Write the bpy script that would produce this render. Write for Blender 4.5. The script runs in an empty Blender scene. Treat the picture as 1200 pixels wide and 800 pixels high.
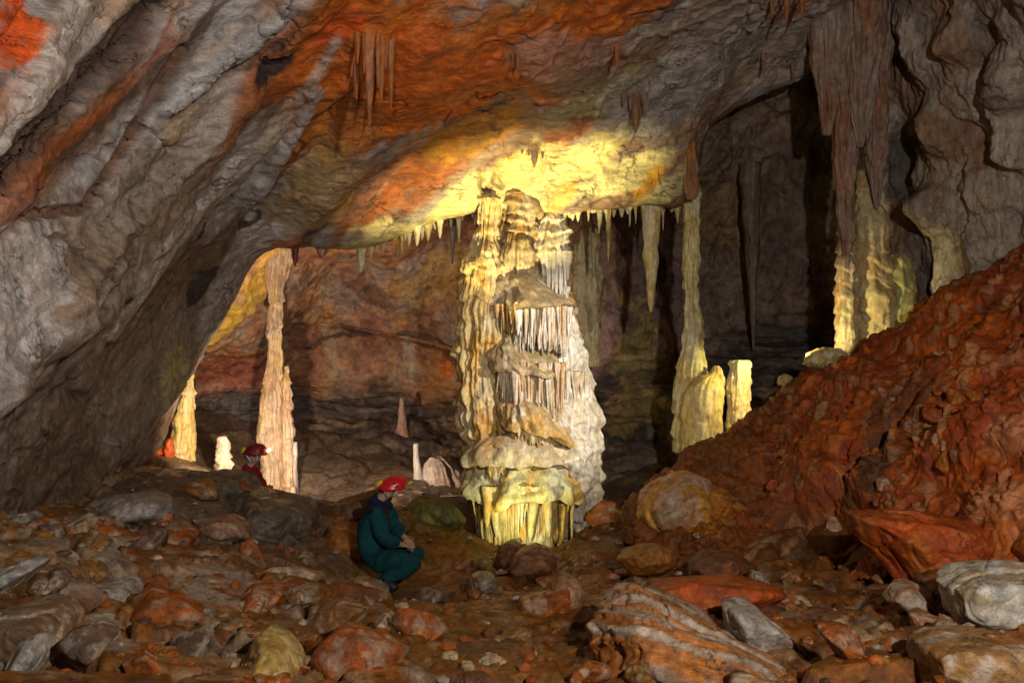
import bpy, bmesh, math, random
import numpy as np
from mathutils import Vector, Matrix

rng = np.random.RandomState(7)
random.seed(7)
scene = bpy.context.scene
COL = scene.collection
CAMZ, F = 1.7, 942.0


def at(px, py, d):
    return np.array(((px - 600.0) / F * d, d, CAMZ - (py - 400.0) / F * d))


def atv(px, py, d):
    return np.stack(((px - 600.0) / F * d, d, CAMZ - (py - 400.0) / F * d), -1)


def proj(P):
    return 600 + P[..., 0] / P[..., 1] * F, 400 - (P[..., 2] - CAMZ) / P[..., 1] * F


# ------------------------------------------------------------------ noise
_perm = np.random.RandomState(3).permutation(256)
_perm = np.concatenate((_perm, _perm, _perm)).astype(np.int32)
_g = np.random.RandomState(4).normal(size=(256, 3))
_g = (_g / np.linalg.norm(_g, axis=1)[:, None]).astype(np.float32)


def perlin(p):
    p = np.asarray(p, np.float32)
    i = np.floor(p).astype(np.int32)
    f = p - i
    i &= 255
    u = f * f * f * (f * (f * 6 - 15) + 10)
    X, Y, Z = i[:, 0], i[:, 1], i[:, 2]
    out = None
    res = []
    for dz in (0, 1):
        for dy in (0, 1):
            for dx in (0, 1):
                h = _perm[_perm[_perm[(X + dx) & 255] + ((Y + dy) & 255)] + ((Z + dz) & 255)] & 255
                g = _g[h]
                res.append(g[:, 0] * (f[:, 0] - dx) + g[:, 1] * (f[:, 1] - dy) + g[:, 2] * (f[:, 2] - dz))
    ux, uy, uz = u[:, 0], u[:, 1], u[:, 2]
    a = res[0] + ux * (res[1] - res[0]); b = res[2] + ux * (res[3] - res[2])
    c = res[4] + ux * (res[5] - res[4]); e = res[6] + ux * (res[7] - res[6])
    a = a + uy * (b - a); c = c + uy * (e - c)
    return (a + uz * (c - a)) * 1.5


def fbm(p, o=4, gain=0.5, lac=2.03):
    s = 0; a = 1.0; t = 0
    p = np.asarray(p, np.float32)
    for k in range(o):
        s = s + a * perlin(p * (lac ** k) + 17.3 * k); t += a; a *= gain
    return s / t * 1.4


def ridged(p, o=4, gain=0.5):
    s = 0; a = 1.0; t = 0
    p = np.asarray(p, np.float32)
    for k in range(o):
        s = s + a * (1 - np.abs(perlin(p * (2.07 ** k) + 31.7 * k)) * 1.6); t += a; a *= gain
    return s / t


def worley(p, jit=0.95):
    """F1, F2 and a random value per cell."""
    p = np.asarray(p, np.float32)
    i = np.floor(p).astype(np.int32); f = p - i
    n = len(p)
    f1 = np.full(n, 9.0, np.float32); f2 = np.full(n, 9.0, np.float32); idv = np.zeros(n, np.float32)
    for dz in (-1, 0, 1):
        for dy in (-1, 0, 1):
            for dx in (-1, 0, 1):
                h = _perm[_perm[_perm[(i[:, 0] + dx) & 255] + ((i[:, 1] + dy) & 255)] + ((i[:, 2] + dz) & 255)]
                o = 0.5 + 0.5 * jit * np.clip(_g[h] * 1.3, -1, 1)
                d = (dx + o[:, 0] - f[:, 0]) ** 2 + (dy + o[:, 1] - f[:, 1]) ** 2 + (dz + o[:, 2] - f[:, 2]) ** 2
                c = d < f1
                f2 = np.where(c, f1, np.minimum(f2, d))
                idv = np.where(c, _perm[h + 7] / 255.0, idv)
                f1 = np.where(c, d, f1)
    return np.sqrt(f1), np.sqrt(f2), idv


def sstep(a, b, x):
    t = np.clip((x - a) / (b - a), 0, 1)
    return t * t * (3 - 2 * t)


def mix(c, col, m):
    return c + (np.asarray(col, np.float32) - c) * m[:, None]


# ------------------------------------------------------------------ materials
def rock_mat(name, rough=(0.45, 0.8), bump=0.5, bump_scale=9.0, bdist=0.03, fleck=None, fleck_amt=0.0, var=(0.55, 1.4), streak=None, spec=0.4, crack=0.0):
    m = bpy.data.materials.new(name); m.use_nodes = True
    nt = m.node_tree; N = nt.nodes; L = nt.links; N.clear()
    out = N.new('ShaderNodeOutputMaterial'); b = N.new('ShaderNodeBsdfPrincipled'); L.new(b.outputs[0], out.inputs[0])
    at_ = N.new('ShaderNodeAttribute'); at_.attribute_name = 'Col'
    tc = N.new('ShaderNodeTexCoord')
    def noise(scale, det=8, rough_=0.6, vec=None, dist=0.0):
        n = N.new('ShaderNodeTexNoise'); n.inputs['Scale'].default_value = scale; n.inputs['Detail'].default_value = det
        n.inputs['Roughness'].default_value = rough_; n.inputs['Distortion'].default_value = dist
        L.new(vec or tc.outputs['Object'], n.inputs['Vector']); return n
    def rng_(src, a, b_, lo, hi):
        r = N.new('ShaderNodeMapRange'); r.inputs[1].default_value = a; r.inputs[2].default_value = b_
        r.inputs[3].default_value = lo; r.inputs[4].default_value = hi; L.new(src, r.inputs[0]); return r.outputs[0]
    vec = None
    if streak:
        mp = N.new('ShaderNodeMapping'); mp.inputs['Rotation'].default_value = streak[0]; mp.inputs['Scale'].default_value = streak[1]
        L.new(tc.outputs['Object'], mp.inputs['Vector']); vec = mp.outputs[0]
    n1 = noise(bump_scale * 1.1, 12, 0.74, vec, 0.25)
    f1 = rng_(n1.outputs[0], 0.32, 0.68, var[0] * .8, var[1] * 1.12)
    n2 = noise(bump_scale * 0.35, 6, 0.6)
    f2 = rng_(n2.outputs[0], 0.3, 0.7, 0.78, 1.22)
    mu = N.new('ShaderNodeMath'); mu.operation = 'MULTIPLY'; L.new(f1, mu.inputs[0]); L.new(f2, mu.inputs[1])
    ng = noise(bump_scale * 6, 6, 0.75)
    mu2 = N.new('ShaderNodeMath'); mu2.operation = 'MULTIPLY'; L.new(mu.outputs[0], mu2.inputs[0]); L.new(rng_(ng.outputs[0], 0.3, 0.7, 0.72, 1.28), mu2.inputs[1]); mu = mu2
    line = None
    if crack:
        nd = noise(bump_scale * 0.7, 6, 0.65, vec)
        vmx = N.new('ShaderNodeVectorMath'); vmx.operation = 'MULTIPLY_ADD'; vmx.inputs[1].default_value = (0.9 / bump_scale * 4,) * 3
        L.new(nd.outputs['Color'], vmx.inputs[0]); L.new(vec or tc.outputs['Object'], vmx.inputs[2])
        v = N.new('ShaderNodeTexVoronoi'); v.feature = 'DISTANCE_TO_EDGE'; v.inputs['Scale'].default_value = bump_scale * 0.45
        L.new(vmx.outputs[0], v.inputs['Vector'])
        nm = noise(bump_scale * 0.3, 4, 0.6)
        wd_ = N.new('ShaderNodeMath'); wd_.operation = 'DIVIDE'; L.new(v.outputs['Distance'], wd_.inputs[0]); L.new(rng_(nm.outputs[0], 0.54, 0.72, 0.0008, 0.06), wd_.inputs[1])
        line = rng_(wd_.outputs[0], 0.15, 1.0, 0.0, 1.0)
        mu3 = N.new('ShaderNodeMath'); mu3.operation = 'MULTIPLY'; L.new(mu.outputs[0], mu3.inputs[0]); L.new(rng_(line, 0, 1, 0.4, 1.0), mu3.inputs[1]); mu = mu3
    vm = N.new('ShaderNodeVectorMath'); vm.operation = 'SCALE'; L.new(at_.outputs['Color'], vm.inputs[0]); L.new(mu.outputs[0], vm.inputs['Scale'])
    colour = vm.outputs[0]
    if fleck:
        n3 = noise(bump_scale * 2.2, 6, 0.7, None, 0.2)
        mx = N.new('ShaderNodeMix'); mx.data_type = 'RGBA'
        bwn = N.new('ShaderNodeRGBToBW'); L.new(at_.outputs['Color'], bwn.inputs[0])
        mf = N.new('ShaderNodeMath'); mf.operation = 'MULTIPLY'; L.new(rng_(n3.outputs[0], 0.5, 0.66, 0.0, fleck_amt), mf.inputs[0]); L.new(rng_(bwn.outputs[0], 0.1, 0.3, 0.04, 1.0), mf.inputs[1])
        L.new(mf.outputs[0], mx.inputs[0]); L.new(colour, mx.inputs[6])
        mx.inputs[7].default_value = (*fleck, 1); colour = mx.outputs[2]
    L.new(colour, b.inputs['Base Color'])
    n4 = noise(bump_scale * 0.8, 5, 0.6)
    L.new(rng_(n4.outputs[0], 0.3, 0.7, rough[0], rough[1]), b.inputs['Roughness'])
    b.inputs['Specular IOR Level'].default_value = spec
    nb = noise(bump_scale, 13, 0.7, vec, 0.2); nb2 = noise(bump_scale * 4.5, 8, 0.72)
    ad = N.new('ShaderNodeMath'); ad.operation = 'MULTIPLY_ADD'; ad.inputs[1].default_value = 0.3
    L.new(nb2.outputs[0], ad.inputs[0]); L.new(nb.outputs[0], ad.inputs[2]); hsrc = ad.outputs[0]
    if crack:
        a2 = N.new('ShaderNodeMath'); a2.operation = 'MULTIPLY_ADD'; a2.inputs[1].default_value = crack
        L.new(line, a2.inputs[0]); L.new(hsrc, a2.inputs[2]); hsrc = a2.outputs[0]
    bp = N.new('ShaderNodeBump'); bp.inputs['Strength'].default_value = bump; bp.inputs['Distance'].default_value = bdist
    L.new(hsrc, bp.inputs['Height']); L.new(bp.outputs[0], b.inputs['Normal'])
    return m


def plain_mat(name, col, rough=0.6, bump=0.0, bscale=40, spec=0.4, emit=None):
    m = bpy.data.materials.new(name); m.use_nodes = True
    nt = m.node_tree; N = nt.nodes; L = nt.links; b = N['Principled BSDF']
    tc = N.new('ShaderNodeTexCoord'); n = N.new('ShaderNodeTexNoise'); n.inputs['Scale'].default_value = bscale; n.inputs['Detail'].default_value = 5
    L.new(tc.outputs['Object'], n.inputs['Vector'])
    r = N.new('ShaderNodeMapRange'); r.inputs[1].default_value = .3; r.inputs[2].default_value = .7; r.inputs[3].default_value = .7; r.inputs[4].default_value = 1.25
    L.new(n.outputs[0], r.inputs[0])
    vm = N.new('ShaderNodeVectorMath'); vm.operation = 'SCALE'; vm.inputs[0].default_value = col; L.new(r.outputs[0], vm.inputs['Scale'])
    L.new(vm.outputs[0], b.inputs['Base Color']); b.inputs['Roughness'].default_value = rough; b.inputs['Specular IOR Level'].default_value = spec
    if bump:
        bp = N.new('ShaderNodeBump'); bp.inputs['Strength'].default_value = bump; bp.inputs['Distance'].default_value = 0.02
        L.new(n.outputs[0], bp.inputs['Height']); L.new(bp.outputs[0], b.inputs['Normal'])
    if emit:
        b.inputs['Emission Color'].default_value = (*emit[0], 1); b.inputs['Emission Strength'].default_value = emit[1]
    return m


A_STR = np.array((1.2, 1.5, 2.46)); A_STR /= np.linalg.norm(A_STR)
_e = Vector(A_STR).to_track_quat('X', 'Z').inverted().to_euler()
M_ROOF = rock_mat('limestone roof', (0.35, 0.75), 0.75, 7.0, 0.05, (0.45, 0.42, 0.38), 0.2, (0.5, 1.45), (tuple(_e), (0.45, 1.5, 1.5)), crack=.35)
M_WALL = rock_mat('limestone wall', (0.45, 0.85), 0.6, 5.0, 0.05, (0.4, 0.36, 0.3), 0.25, (0.5, 1.45), crack=.3)
M_CURT = rock_mat('fluted limestone', (0.4, 0.8), 0.55, 6.0, 0.05, (0.4, 0.36, 0.3), 0.2, (0.5, 1.45), ((0, 0, 0), (2.2, 2.2, 0.5)), crack=.25)
M_CLAY = rock_mat('wet red clay', (0.28, 0.7), 0.7, 11.0, 0.04, (0.3, 0.16, 0.08), 0.35, (0.45, 1.5), None, 0.45)
M_FLOOR = rock_mat('muddy rubble floor', (0.15, 0.55), 0.9, 12.0, 0.03, (0.4, 0.28, 0.18), 0.45, (0.45, 1.5), None, 0.5)
M_ROCK = rock_mat('muddy rock', (0.18, 0.58), 0.95, 10.0, 0.03, (0.48, 0.4, 0.31), 0.5, (0.45, 1.5), None, 0.45, 0.25)
M_CALC = rock_mat('calcite flowstone', (0.3, 0.7), 0.55, 12.0, 0.025, (0.7, 0.64, 0.52), 0.35, (0.65, 1.3), ((0, 0, 0), (1.8, 1.8, 0.6)), 0.45)


# ------------------------------------------------------------------ mesh helpers
def mesh_np(name, V, Q, Cc=None, mat=None, parent=None, loc=(0, 0, 0), smooth=True):
    V = np.asarray(V, np.float32) - np.asarray(loc, np.float32); Q = np.asarray(Q, np.int32)
    me = bpy.data.meshes.new(name); n = Q.shape[1]
    if Cc is not None:
        lm_ = Cc @ np.array((.3, .59, .11)); Cc = np.clip(lm_[:, None] + (Cc - lm_[:, None]) * SAT, .004, 1)
    me.vertices.add(len(V)); me.vertices.foreach_set('co', V.ravel())
    me.loops.add(Q.size); me.loops.foreach_set('vertex_index', Q.ravel())
    me.polygons.add(len(Q)); me.polygons.foreach_set('loop_start', np.arange(0, Q.size, n, dtype=np.int32))
    me.polygons.foreach_set('use_smooth', np.full(len(Q), smooth))
    if Cc is not None:
        a = me.color_attributes.new('Col', 'FLOAT_COLOR', 'POINT')
        a.data.foreach_set('color', np.concatenate((np.clip(Cc, 0, 1), np.ones((len(V), 1))), 1).astype(np.float32).ravel())
    me.update(); me.validate()
    if mat: me.materials.append(mat)
    o = bpy.data.objects.new(name, me); COL.objects.link(o); o.location = loc
    if parent:
        o.parent = parent; o.location = Vector(loc) - parent.location
    return o


def tag(o, label, cat=None, group=None, kind=None):
    o['label'] = label
    if cat: o['category'] = cat
    if group: o['group'] = group
    if kind: o['kind'] = kind
    return o


def empty(name, loc):
    o = bpy.data.objects.new(name, None); COL.objects.link(o); o.location = loc; o.empty_display_size = .2
    return o


def grid_quads(nr, nc, wrap=False):
    i = np.arange(nr * nc).reshape(nr, nc)
    if wrap:
        a = i[:-1]; b = np.roll(i, -1, 1)[:-1]; c = np.roll(i, -1, 1)[1:]; d = i[1:]
    else:
        a = i[:-1, :-1]; b = i[:-1, 1:]; c = i[1:, 1:]; d = i[1:, :-1]
    return np.stack((a, b, c, d), -1).reshape(-1, 4)


def catmull(P, counts, axis):
    """Catmull-Rom along an axis; counts = samples per segment."""
    P = np.moveaxis(np.asarray(P, float), axis, 0)
    n = len(P)
    Pe = np.concatenate((2 * P[:1] - P[1:2], P, 2 * P[-1:] - P[-2:-1]))
    out = []
    for s in range(n - 1):
        t = np.arange(counts[s]) / counts[s]
        if s == n - 2: t = np.linspace(0, 1, counts[s] + 1)
        t = t.reshape((-1,) + (1,) * (P.ndim - 1))
        p0, p1, p2, p3 = Pe[s], Pe[s + 1], Pe[s + 2], Pe[s + 3]
        out.append(0.5 * (2 * p1 + (p2 - p0) * t + (2 * p0 - 5 * p1 + 4 * p2 - p3) * t ** 2 + (3 * p1 - p0 - 3 * p2 + p3) * t ** 3))
    return np.moveaxis(np.concatenate(out), 0, axis)


SAT = 1.36


class Sheet:
    """A rock surface spun through a net of real points in the cave."""
    def __init__(s, net, cr, cc, flip=False):
        G = catmull(catmull(net, cr, 0), cc, 1)
        s.nr, s.nc = G.shape[:2]
        s.G = atv(G[..., 0], G[..., 1], G[..., 2]); s.flip = flip
        s.row = np.repeat(np.linspace(0, 1, s.nr)[:, None], s.nc, 1).ravel()
        s.normals()
        s.C = np.zeros((s.nr * s.nc, 3), np.float32)

    @property
    def P(s): return s.G.reshape(-1, 3)

    def normals(s):
        du = np.gradient(s.G, axis=1); dv = np.gradient(s.G, axis=0)
        n = np.cross(du, dv); n /= np.linalg.norm(n, axis=-1, keepdims=True) + 1e-9
        v = s.G - np.array((0, 0, CAMZ))
        if np.mean((n * v).sum(-1)) > 0: n = -n      # normals face the cave's inside
        s.N = n

    def disp(s, a):
        s.G = s.G + s.N * np.asarray(a).reshape(s.nr, s.nc, 1)

    def find(s, px, py):
        x, y = proj(s.P)
        k = np.argmin((x - px) ** 2 + (y - py) ** 2); return s.P[k], k

    def bump(s, px, py, r, h, ry=None, ang=0.0, power=1.0):
        """a gaussian swelling or hollow: r, ry, h in metres"""
        m = s.blob(px, py, r, ry, ang, warp=0.25)
        return h * np.exp(-m ** 2 * 1.5)

    def blob(s, px, py, r, ry=None, ang=0.0, warp=0.5, wf=1.0):
        c, k = s.find(px, py); n = s.N.reshape(-1, 3)[k]
        # tangent frame: 'right' as the wall is faced
        up = np.array((0, 0, 1.0)); t = np.cross(n, up); t /= np.linalg.norm(t) + 1e-9
        if t[0] < 0: t = -t
        b = np.cross(t, n); b *= np.sign(b[2]) or 1
        ca, sa = math.cos(math.radians(ang)), math.sin(math.radians(ang))
        e1 = t * ca + b * sa; e2 = -t * sa + b * ca
        q = s.P - c
        q_ = s.NP if getattr(s, 'NP', None) is not None else s.P
        w = fbm(q_ * (wf / r) + px, 6, .66) * warp + (.16 * fbm(q_ * 7 + py, 4) if warp > .3 else 0)
        return np.sqrt((q @ e1 / r) ** 2 + (q @ e2 / (ry or r)) ** 2 + (q @ n / (r * 1.5)) ** 2) + w

    def stain(s, px, py, r, col, ry=None, ang=0.0, amt=1.0, soft=0.3, warp=0.9, wf=1.4):
        m = s.blob(px, py, r, ry, ang, warp, wf)
        s.C = mix(s.C, col, (1 - sstep(1 - soft * .5, 1 + soft * .5, m)) * amt)

    def build(s, name, mat):
        return mesh_np(name, s.P, grid_quads(s.nr, s.nc), s.C, mat)


def aniso(P, a, along, across):
    a = np.asarray(a, float) / np.linalg.norm(a)
    h = np.array((0, 1.0, 0)) if abs(a[1]) < .8 else np.array((1.0, 0, 0))
    b = np.cross(a, h); b /= np.linalg.norm(b); c = np.cross(a, b)
    return np.stack((P @ a * along, P @ b * across, P @ c * across), -1)


GREY = (0.285, 0.255, 0.235); TAN = (0.34, 0.25, 0.165); ORANGE = (0.42, 0.125, 0.035); RUST = (0.24, 0.075, 0.03)
BROWN = (0.12, 0.07, 0.045); DARK = (0.05, 0.035, 0.028); CREAM = (0.62, 0.52, 0.33); GOLD = (0.5, 0.27, 0.075)
WHITE = (0.72, 0.68, 0.6); PALE = (0.42, 0.36, 0.29); CLAY = (0.24, 0.06, 0.021); BLUEG = (0.34, 0.33, 0.32)

# ================================================================== CAVE ROOF
net = np.array([
    [(-2200, 1000, 1.0), (-300, 720, 3.6), (-100, 670, 5), (40, 625, 7), (120, 590, 9), (170, 565, 11), (186, 550, 11.8), (180, 555, 13.5)],
    [(-2200, 500, 1.0), (-300, 450, 3.2), (-80, 480, 4.3), (60, 490, 6.3), (140, 482, 8.5), (192, 468, 10.6), (217, 442, 11.5), (210, 436, 13)],
    [(-2000, -500, 1.1), (-300, 150, 3.2), (-60, 250, 4.2), (90, 310, 6), (180, 335, 8.2), (238, 350, 10.2), (268, 352, 11.1), (268, 332, 12.5)],
    [(-1300, -1500, 1.2), (-250, -300, 3.4), (20, 0, 4.6), (160, 130, 6.2), (240, 220, 8.3), (295, 262, 10), (322, 284, 10.9), (334, 262, 12.5)],
    [(-300, -2000, 1.3), (100, -400, 4), (230, -100, 5.4), (310, 60, 7), (360, 170, 8.7), (400, 240, 10), (418, 296, 11), (425, 270, 12.5)],
    [(450, -2150, 1.4), (450, -400, 4.5), (470, -100, 5.9), (490, 60, 7.5), (510, 150, 9), (522, 215, 10.2), (528, 256, 10.8), (530, 230, 12.5)],
    [(700, -2200, 1.4), (650, -400, 4.8), (640, -100, 6.3), (630, 60, 8), (625, 140, 9.3), (620, 205, 10.3), (620, 242, 10.7), (620, 215, 12.5)],
    [(950, -2200, 1.4), (850, -400, 5.2), (800, -100, 6.8), (770, 40, 8.5), (750, 120, 9.6), (742, 190, 10.3), (740, 240, 10.7), (745, 215, 12.5)],
    [(1200, -2200, 1.5), (1000, -400, 5.5), (930, -100, 7.2), (880, 20, 8.8), (840, 90, 9.8), (808, 170, 10.4), (800, 236, 10.8), (805, 210, 12.5)],
    [(1500, -2200, 1.5), (1120, -400, 6), (1040, -100, 7.8), (960, -10, 9.2), (900, 50, 10.2), (860, 100, 10.7), (832, 150, 11.2), (840, 130, 12.5)],
    [(1900, -2200, 1.5), (1300, -400, 6.5), (1150, -100, 8.4), (1050, -30, 9.6), (985, 30, 10.4), (962, 60, 10.8), (945, 85, 11.2), (950, 70, 12.5)],
], float)
S = Sheet(net.transpose(1, 0, 2), [16, 14, 120, 120, 85, 70, 24], [110, 110, 120] + [85] * 7)
P = S.P.copy()
wl = sstep(.6, -2.2, P[:, 0])                           # left wall: strong strata
# bedding: beds that dip across the left wall and flatten out over the middle of the roof
bx, by = proj(P); bx = bx.copy(); by = by.copy()
BB = (.78 * bx + .62 * by - .0007 * np.clip(bx - 350, 0, 420) ** 2 - .45 * np.clip(bx - 770, 0, None)) / 100
BA = (-.62 * bx + .78 * by) / 100


def bedded(P, across, along, seed=0.0, warp=.12):
    w = fbm(P * .45 + seed, 3) * warp * 2
    return np.stack(((BB + w) * across * .55, BA * along * .55, fbm(P * .3, 2) * .2), -1) + seed


def seam(pts, w):
    """1 on a seam that follows the beds, fading to 0 at w"""
    m = np.full(len(bx), 1e9); wob = fbm(P * 1.6, 3) * w * .9
    for (x0, y0), (x1, y1) in zip(pts, pts[1:]):
        ux, uy = x1 - x0, y1 - y0; t = np.clip(((bx - x0) * ux + (by - y0) * uy) / (ux * ux + uy * uy), 0, 1)
        m = np.minimum(m, np.hypot(bx - x0 - t * ux, by - y0 - t * uy))
    return sstep(w, w * .25, np.abs(m + wob * .6))


def _seams():
    global CREV, CREV2, RIDG, UNDR, PALEV, PALE2, BAND
    CREV = seam([(-40, 262), (0, 212), (70, 130), (130, 72), (178, 12)], 24); CREV2 = seam([(-60, 330), (40, 250), (100, 245), (140, 185), (172, 128), (215, 60)], 9)
    RIDG = seam([(192, 124), (260, 66), (345, 5)], 16); UNDR = seam([(205, 138), (275, 84), (350, 40)], 7)
    PALEV = seam([(130, 395), (190, 300), (262, 212), (330, 150), (395, 48)], 10); PALE2 = seam([(292, 250), (325, 190), (372, 110)], 11); BAND = seam([(0, 165), (45, 100), (80, 20), (95, -20)], 26)
L1 = perlin(bedded(P, 1.5, .22, 3)); L2 = perlin(bedded(P, 3.6, .35, 11)); L3 = perlin(bedded(P, 9, .7, 23)); L4 = fbm(bedded(P, 16, 1.6, 31), 3)
def terr(x): return np.tanh(x * 6)
d = (.16 * terr(L1) + .10 * terr(L2) + .045 * L3 + .015 * L4) * (.3 + .45 * wl)
d -= .10 * sstep(.16, .0, np.abs(L1 - .12)) * wl * sstep(-.1, .3, L2 + .2)
d += fbm(P * .8, 4) * .16 + fbm(P * 2.6, 4) * .045 + fbm(bedded(P, 5, 1.6, 51, .3), 4) * .05 * (1 - .5 * wl) + fbm(P * 8, 4) * .016
w1, w2, wid = worley(bedded(P, 1.5, .8, 7, .5) + fbm(P * 1.5, 3)[:, None] * .5)
crk = sstep(.07, 0.0, w2 - w1) * sstep(-.05, .25, fbm(P * .9 + 91, 3))
d += -0.05 * crk
drip = ridged(np.stack((P[:, 0] * 2, P[:, 1] * 2, P[:, 2] * .6), -1), 2)
d += .04 * sstep(.75, .95, drip) * sstep(-1.5, 0.5, P[:, 0])
d -= S.bump(236, 336, .2, .3) + S.bump(290, 262, .16, .2) + S.bump(308, 75, .22, .25)
d += S.bump(655, 225, .7, .12)
edge = sstep(.995, .80, S.row) * 1.0
d *= .35 + .65 * np.where(S.row > .8, edge, 1)
S.disp(d); S.normals()
P = S.P
bx, by = (q.copy() for q in proj(P)); _seams()
S.disp(-.1 * CREV - .07 * CREV2 + .1 * RIDG - .06 * UNDR + .04 * PALEV + .05 * PALE2 + .07 * BAND); S.normals()
P = S.P
S.C[:] = GREY
S.NP = np.stack((BB * 1.5, BA * .5, BB * 0), -1)
n1 = fbm(bedded(P, 3.2, .4, 61), 4); n2 = fbm(bedded(P, 2.2, .3, 71), 4); n3 = fbm(bedded(P, 2.2, .7, 81), 5)
S.C = mix(S.C, TAN, sstep(-.1, .35, n1) * .8)
S.C = mix(S.C, (.24, .145, .095), sstep(.0, .3, n2) * .85)
S.C = mix(S.C, BLUEG, sstep(.05, .3, n3) * .6)
S.C = mix(S.C, BROWN, sstep(.06, .3, -n1) * .85)
S.C = mix(S.C, (.39, .35, .31), sstep(.1, .3, fbm(bedded(P, 3.0, .22, 131), 3)) * wl * .7)
S.C = mix(S.C, (.1, .06, .042), sstep(.16, .34, fbm(bedded(P, 4.2, .3, 141), 3)) * wl * .75)
S.C = mix(S.C, RUST, sstep(.2, .4, fbm(bedded(P, 3.4, .4, 95), 4)) * .7)
S.C = mix(S.C, (.4, .37, .345), sstep(.18, .3, L2) * sstep(-.2, .2, n3) * wl * .7)
# lower left: browner, darker patches
S.stain(110, 470, 2.3, (.13, .095, .06), 1.6, 40, .7, .5)
S.stain(150, 300, 1.5, (.2, .155, .12), .8, 50, .7, .4)
S.stain(60, 560, 1.2, (.09, .065, .042), .8, 20, .7, .5)
S.stain(30, 330, .5, (.4, .37, .34), .45, 45, .7)
S.stain(20, 380, .45, (.42, .39, .36), .35, 45, .7)
# iron-stained middle of the roof
S.stain(430, 60, 1.1, ORANGE, .6, 35, .9, .4); S.stain(560, 70, 1.5, (.46, .13, .03), .8, 38, .7, .5); S.stain(700, 25, .9, ORANGE, .4, 38, .6)
S.stain(520, 110, 1.6, ORANGE, .75, 38, .95, .4)
S.stain(640, 40, 1.3, ORANGE, .45, 38, .75, .45)
S.stain(470, 215, 1.0, RUST, .5, 45, .75, .5)
S.stain(560, 150, .7, (.34, .17, .06), .35, 35, .8)
S.stain(400, 140, .7, (.3, .14, .07), .4, 60, .7)
S.stain(18, 45, .22, (.5, .1, .03), .16, 60, .9)
S.stain(395, 25, .3, (.42, .1, .035), .2, 20, .8)
S.stain(680, 70, .9, (.3, .2, .16), .35, 45, .7)
S.stain(370, 225, .75, (.38, .24, .11), .45, 60, .7)
S.stain(265, 345, .6, (.42, .27, .12), .2, 62, .85)
S.stain(205, 430, .55, (.36, .31, .15), .35, 40, .6)
S.stain(340, 250, .5, (.36, .26, .14), .3, 60, .6)
S.stain(335, 285, .3, (.45, .2, .12), .12, 10, .8)
S.stain(380, 296, .5, (.42, .19, .11), .1, 0, .8)
# yellow-grey and grey to the right
S.stain(740, 110, 1.0, (.36, .31, .19), .4, 42, .85, .5)
S.stain(850, 60, 1.5, (.3, .265, .235), .8, 40, .85, .5)
S.stain(790, 110, .8, (.28, .25, .24), .5, 45, .7, .5)
S.stain(850, 170, .6, (.34, .25, .12), .5, 45, .7)
S.stain(930, 10, .3, (.3, .13, .08), .3, 80, .7)
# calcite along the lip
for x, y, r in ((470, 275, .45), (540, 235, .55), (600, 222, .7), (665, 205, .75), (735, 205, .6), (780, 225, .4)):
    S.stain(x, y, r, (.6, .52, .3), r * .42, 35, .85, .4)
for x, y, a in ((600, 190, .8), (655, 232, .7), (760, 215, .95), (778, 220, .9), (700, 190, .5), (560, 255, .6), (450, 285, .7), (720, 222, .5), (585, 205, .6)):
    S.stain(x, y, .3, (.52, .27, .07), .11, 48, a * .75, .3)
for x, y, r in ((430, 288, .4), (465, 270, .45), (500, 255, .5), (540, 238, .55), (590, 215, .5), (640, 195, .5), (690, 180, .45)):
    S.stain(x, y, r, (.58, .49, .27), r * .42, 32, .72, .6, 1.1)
S.stain(625, 175, .12, BROWN, .08, 60, .8); S.stain(570, 222, .1, BROWN, .06, 60, .6)
S.C = mix(S.C, DARK, crk * .6)
S.C = mix(S.C, (.5, .17, .05), sstep(.1, .35, fbm(bedded(P, 4, 1.2, 15, .3), 5)) * sstep(-1.6, -.4, P[:, 0]) * sstep(1.6, .6, P[:, 0]) * sstep(9.9, 9.2, P[:, 1]) * .6)
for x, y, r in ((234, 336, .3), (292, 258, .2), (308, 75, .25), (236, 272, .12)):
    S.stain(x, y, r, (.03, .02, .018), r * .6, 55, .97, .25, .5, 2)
# dark strata crevices of the upper left; UNDR paints the ridge's shadow line
for m, c, a in ((BAND, (.36, .31, .27), .8), (RIDG, (.37, .36, .35), .85), (PALEV, (.37, .32, .27), .8), (PALE2, (.35, .33, .31), .8), (CREV, (.055, .034, .025), .96), (CREV2, (.1, .05, .03), .9), (UNDR, (.1, .06, .045), .8)):
    S.C = mix(S.C, c, m * a)
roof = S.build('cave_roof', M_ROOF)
tag(roof, 'striped grey and orange limestone roof and left wall sweeping over the chamber', 'cave roof', kind='structure')
ROOF = S


_rx, _ry = proj(ROOF.P); _sel = (ROOF.row > .7) & (ROOF.P[:, 1] > 9.6) & (ROOF.P[:, 1] < 11.9)
_rx, _ry, _rd = _rx[_sel], _ry[_sel], ROOF.P[_sel][:, 1]


def lip_at(px, half=5):
    k = np.where(np.abs(_rx - px) < half)[0]; m = k[np.argmax(_ry[k])]
    return _ry[m], _rd[m]


def on_roof(px, py):
    return ROOF.find(px, py)[0]


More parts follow.
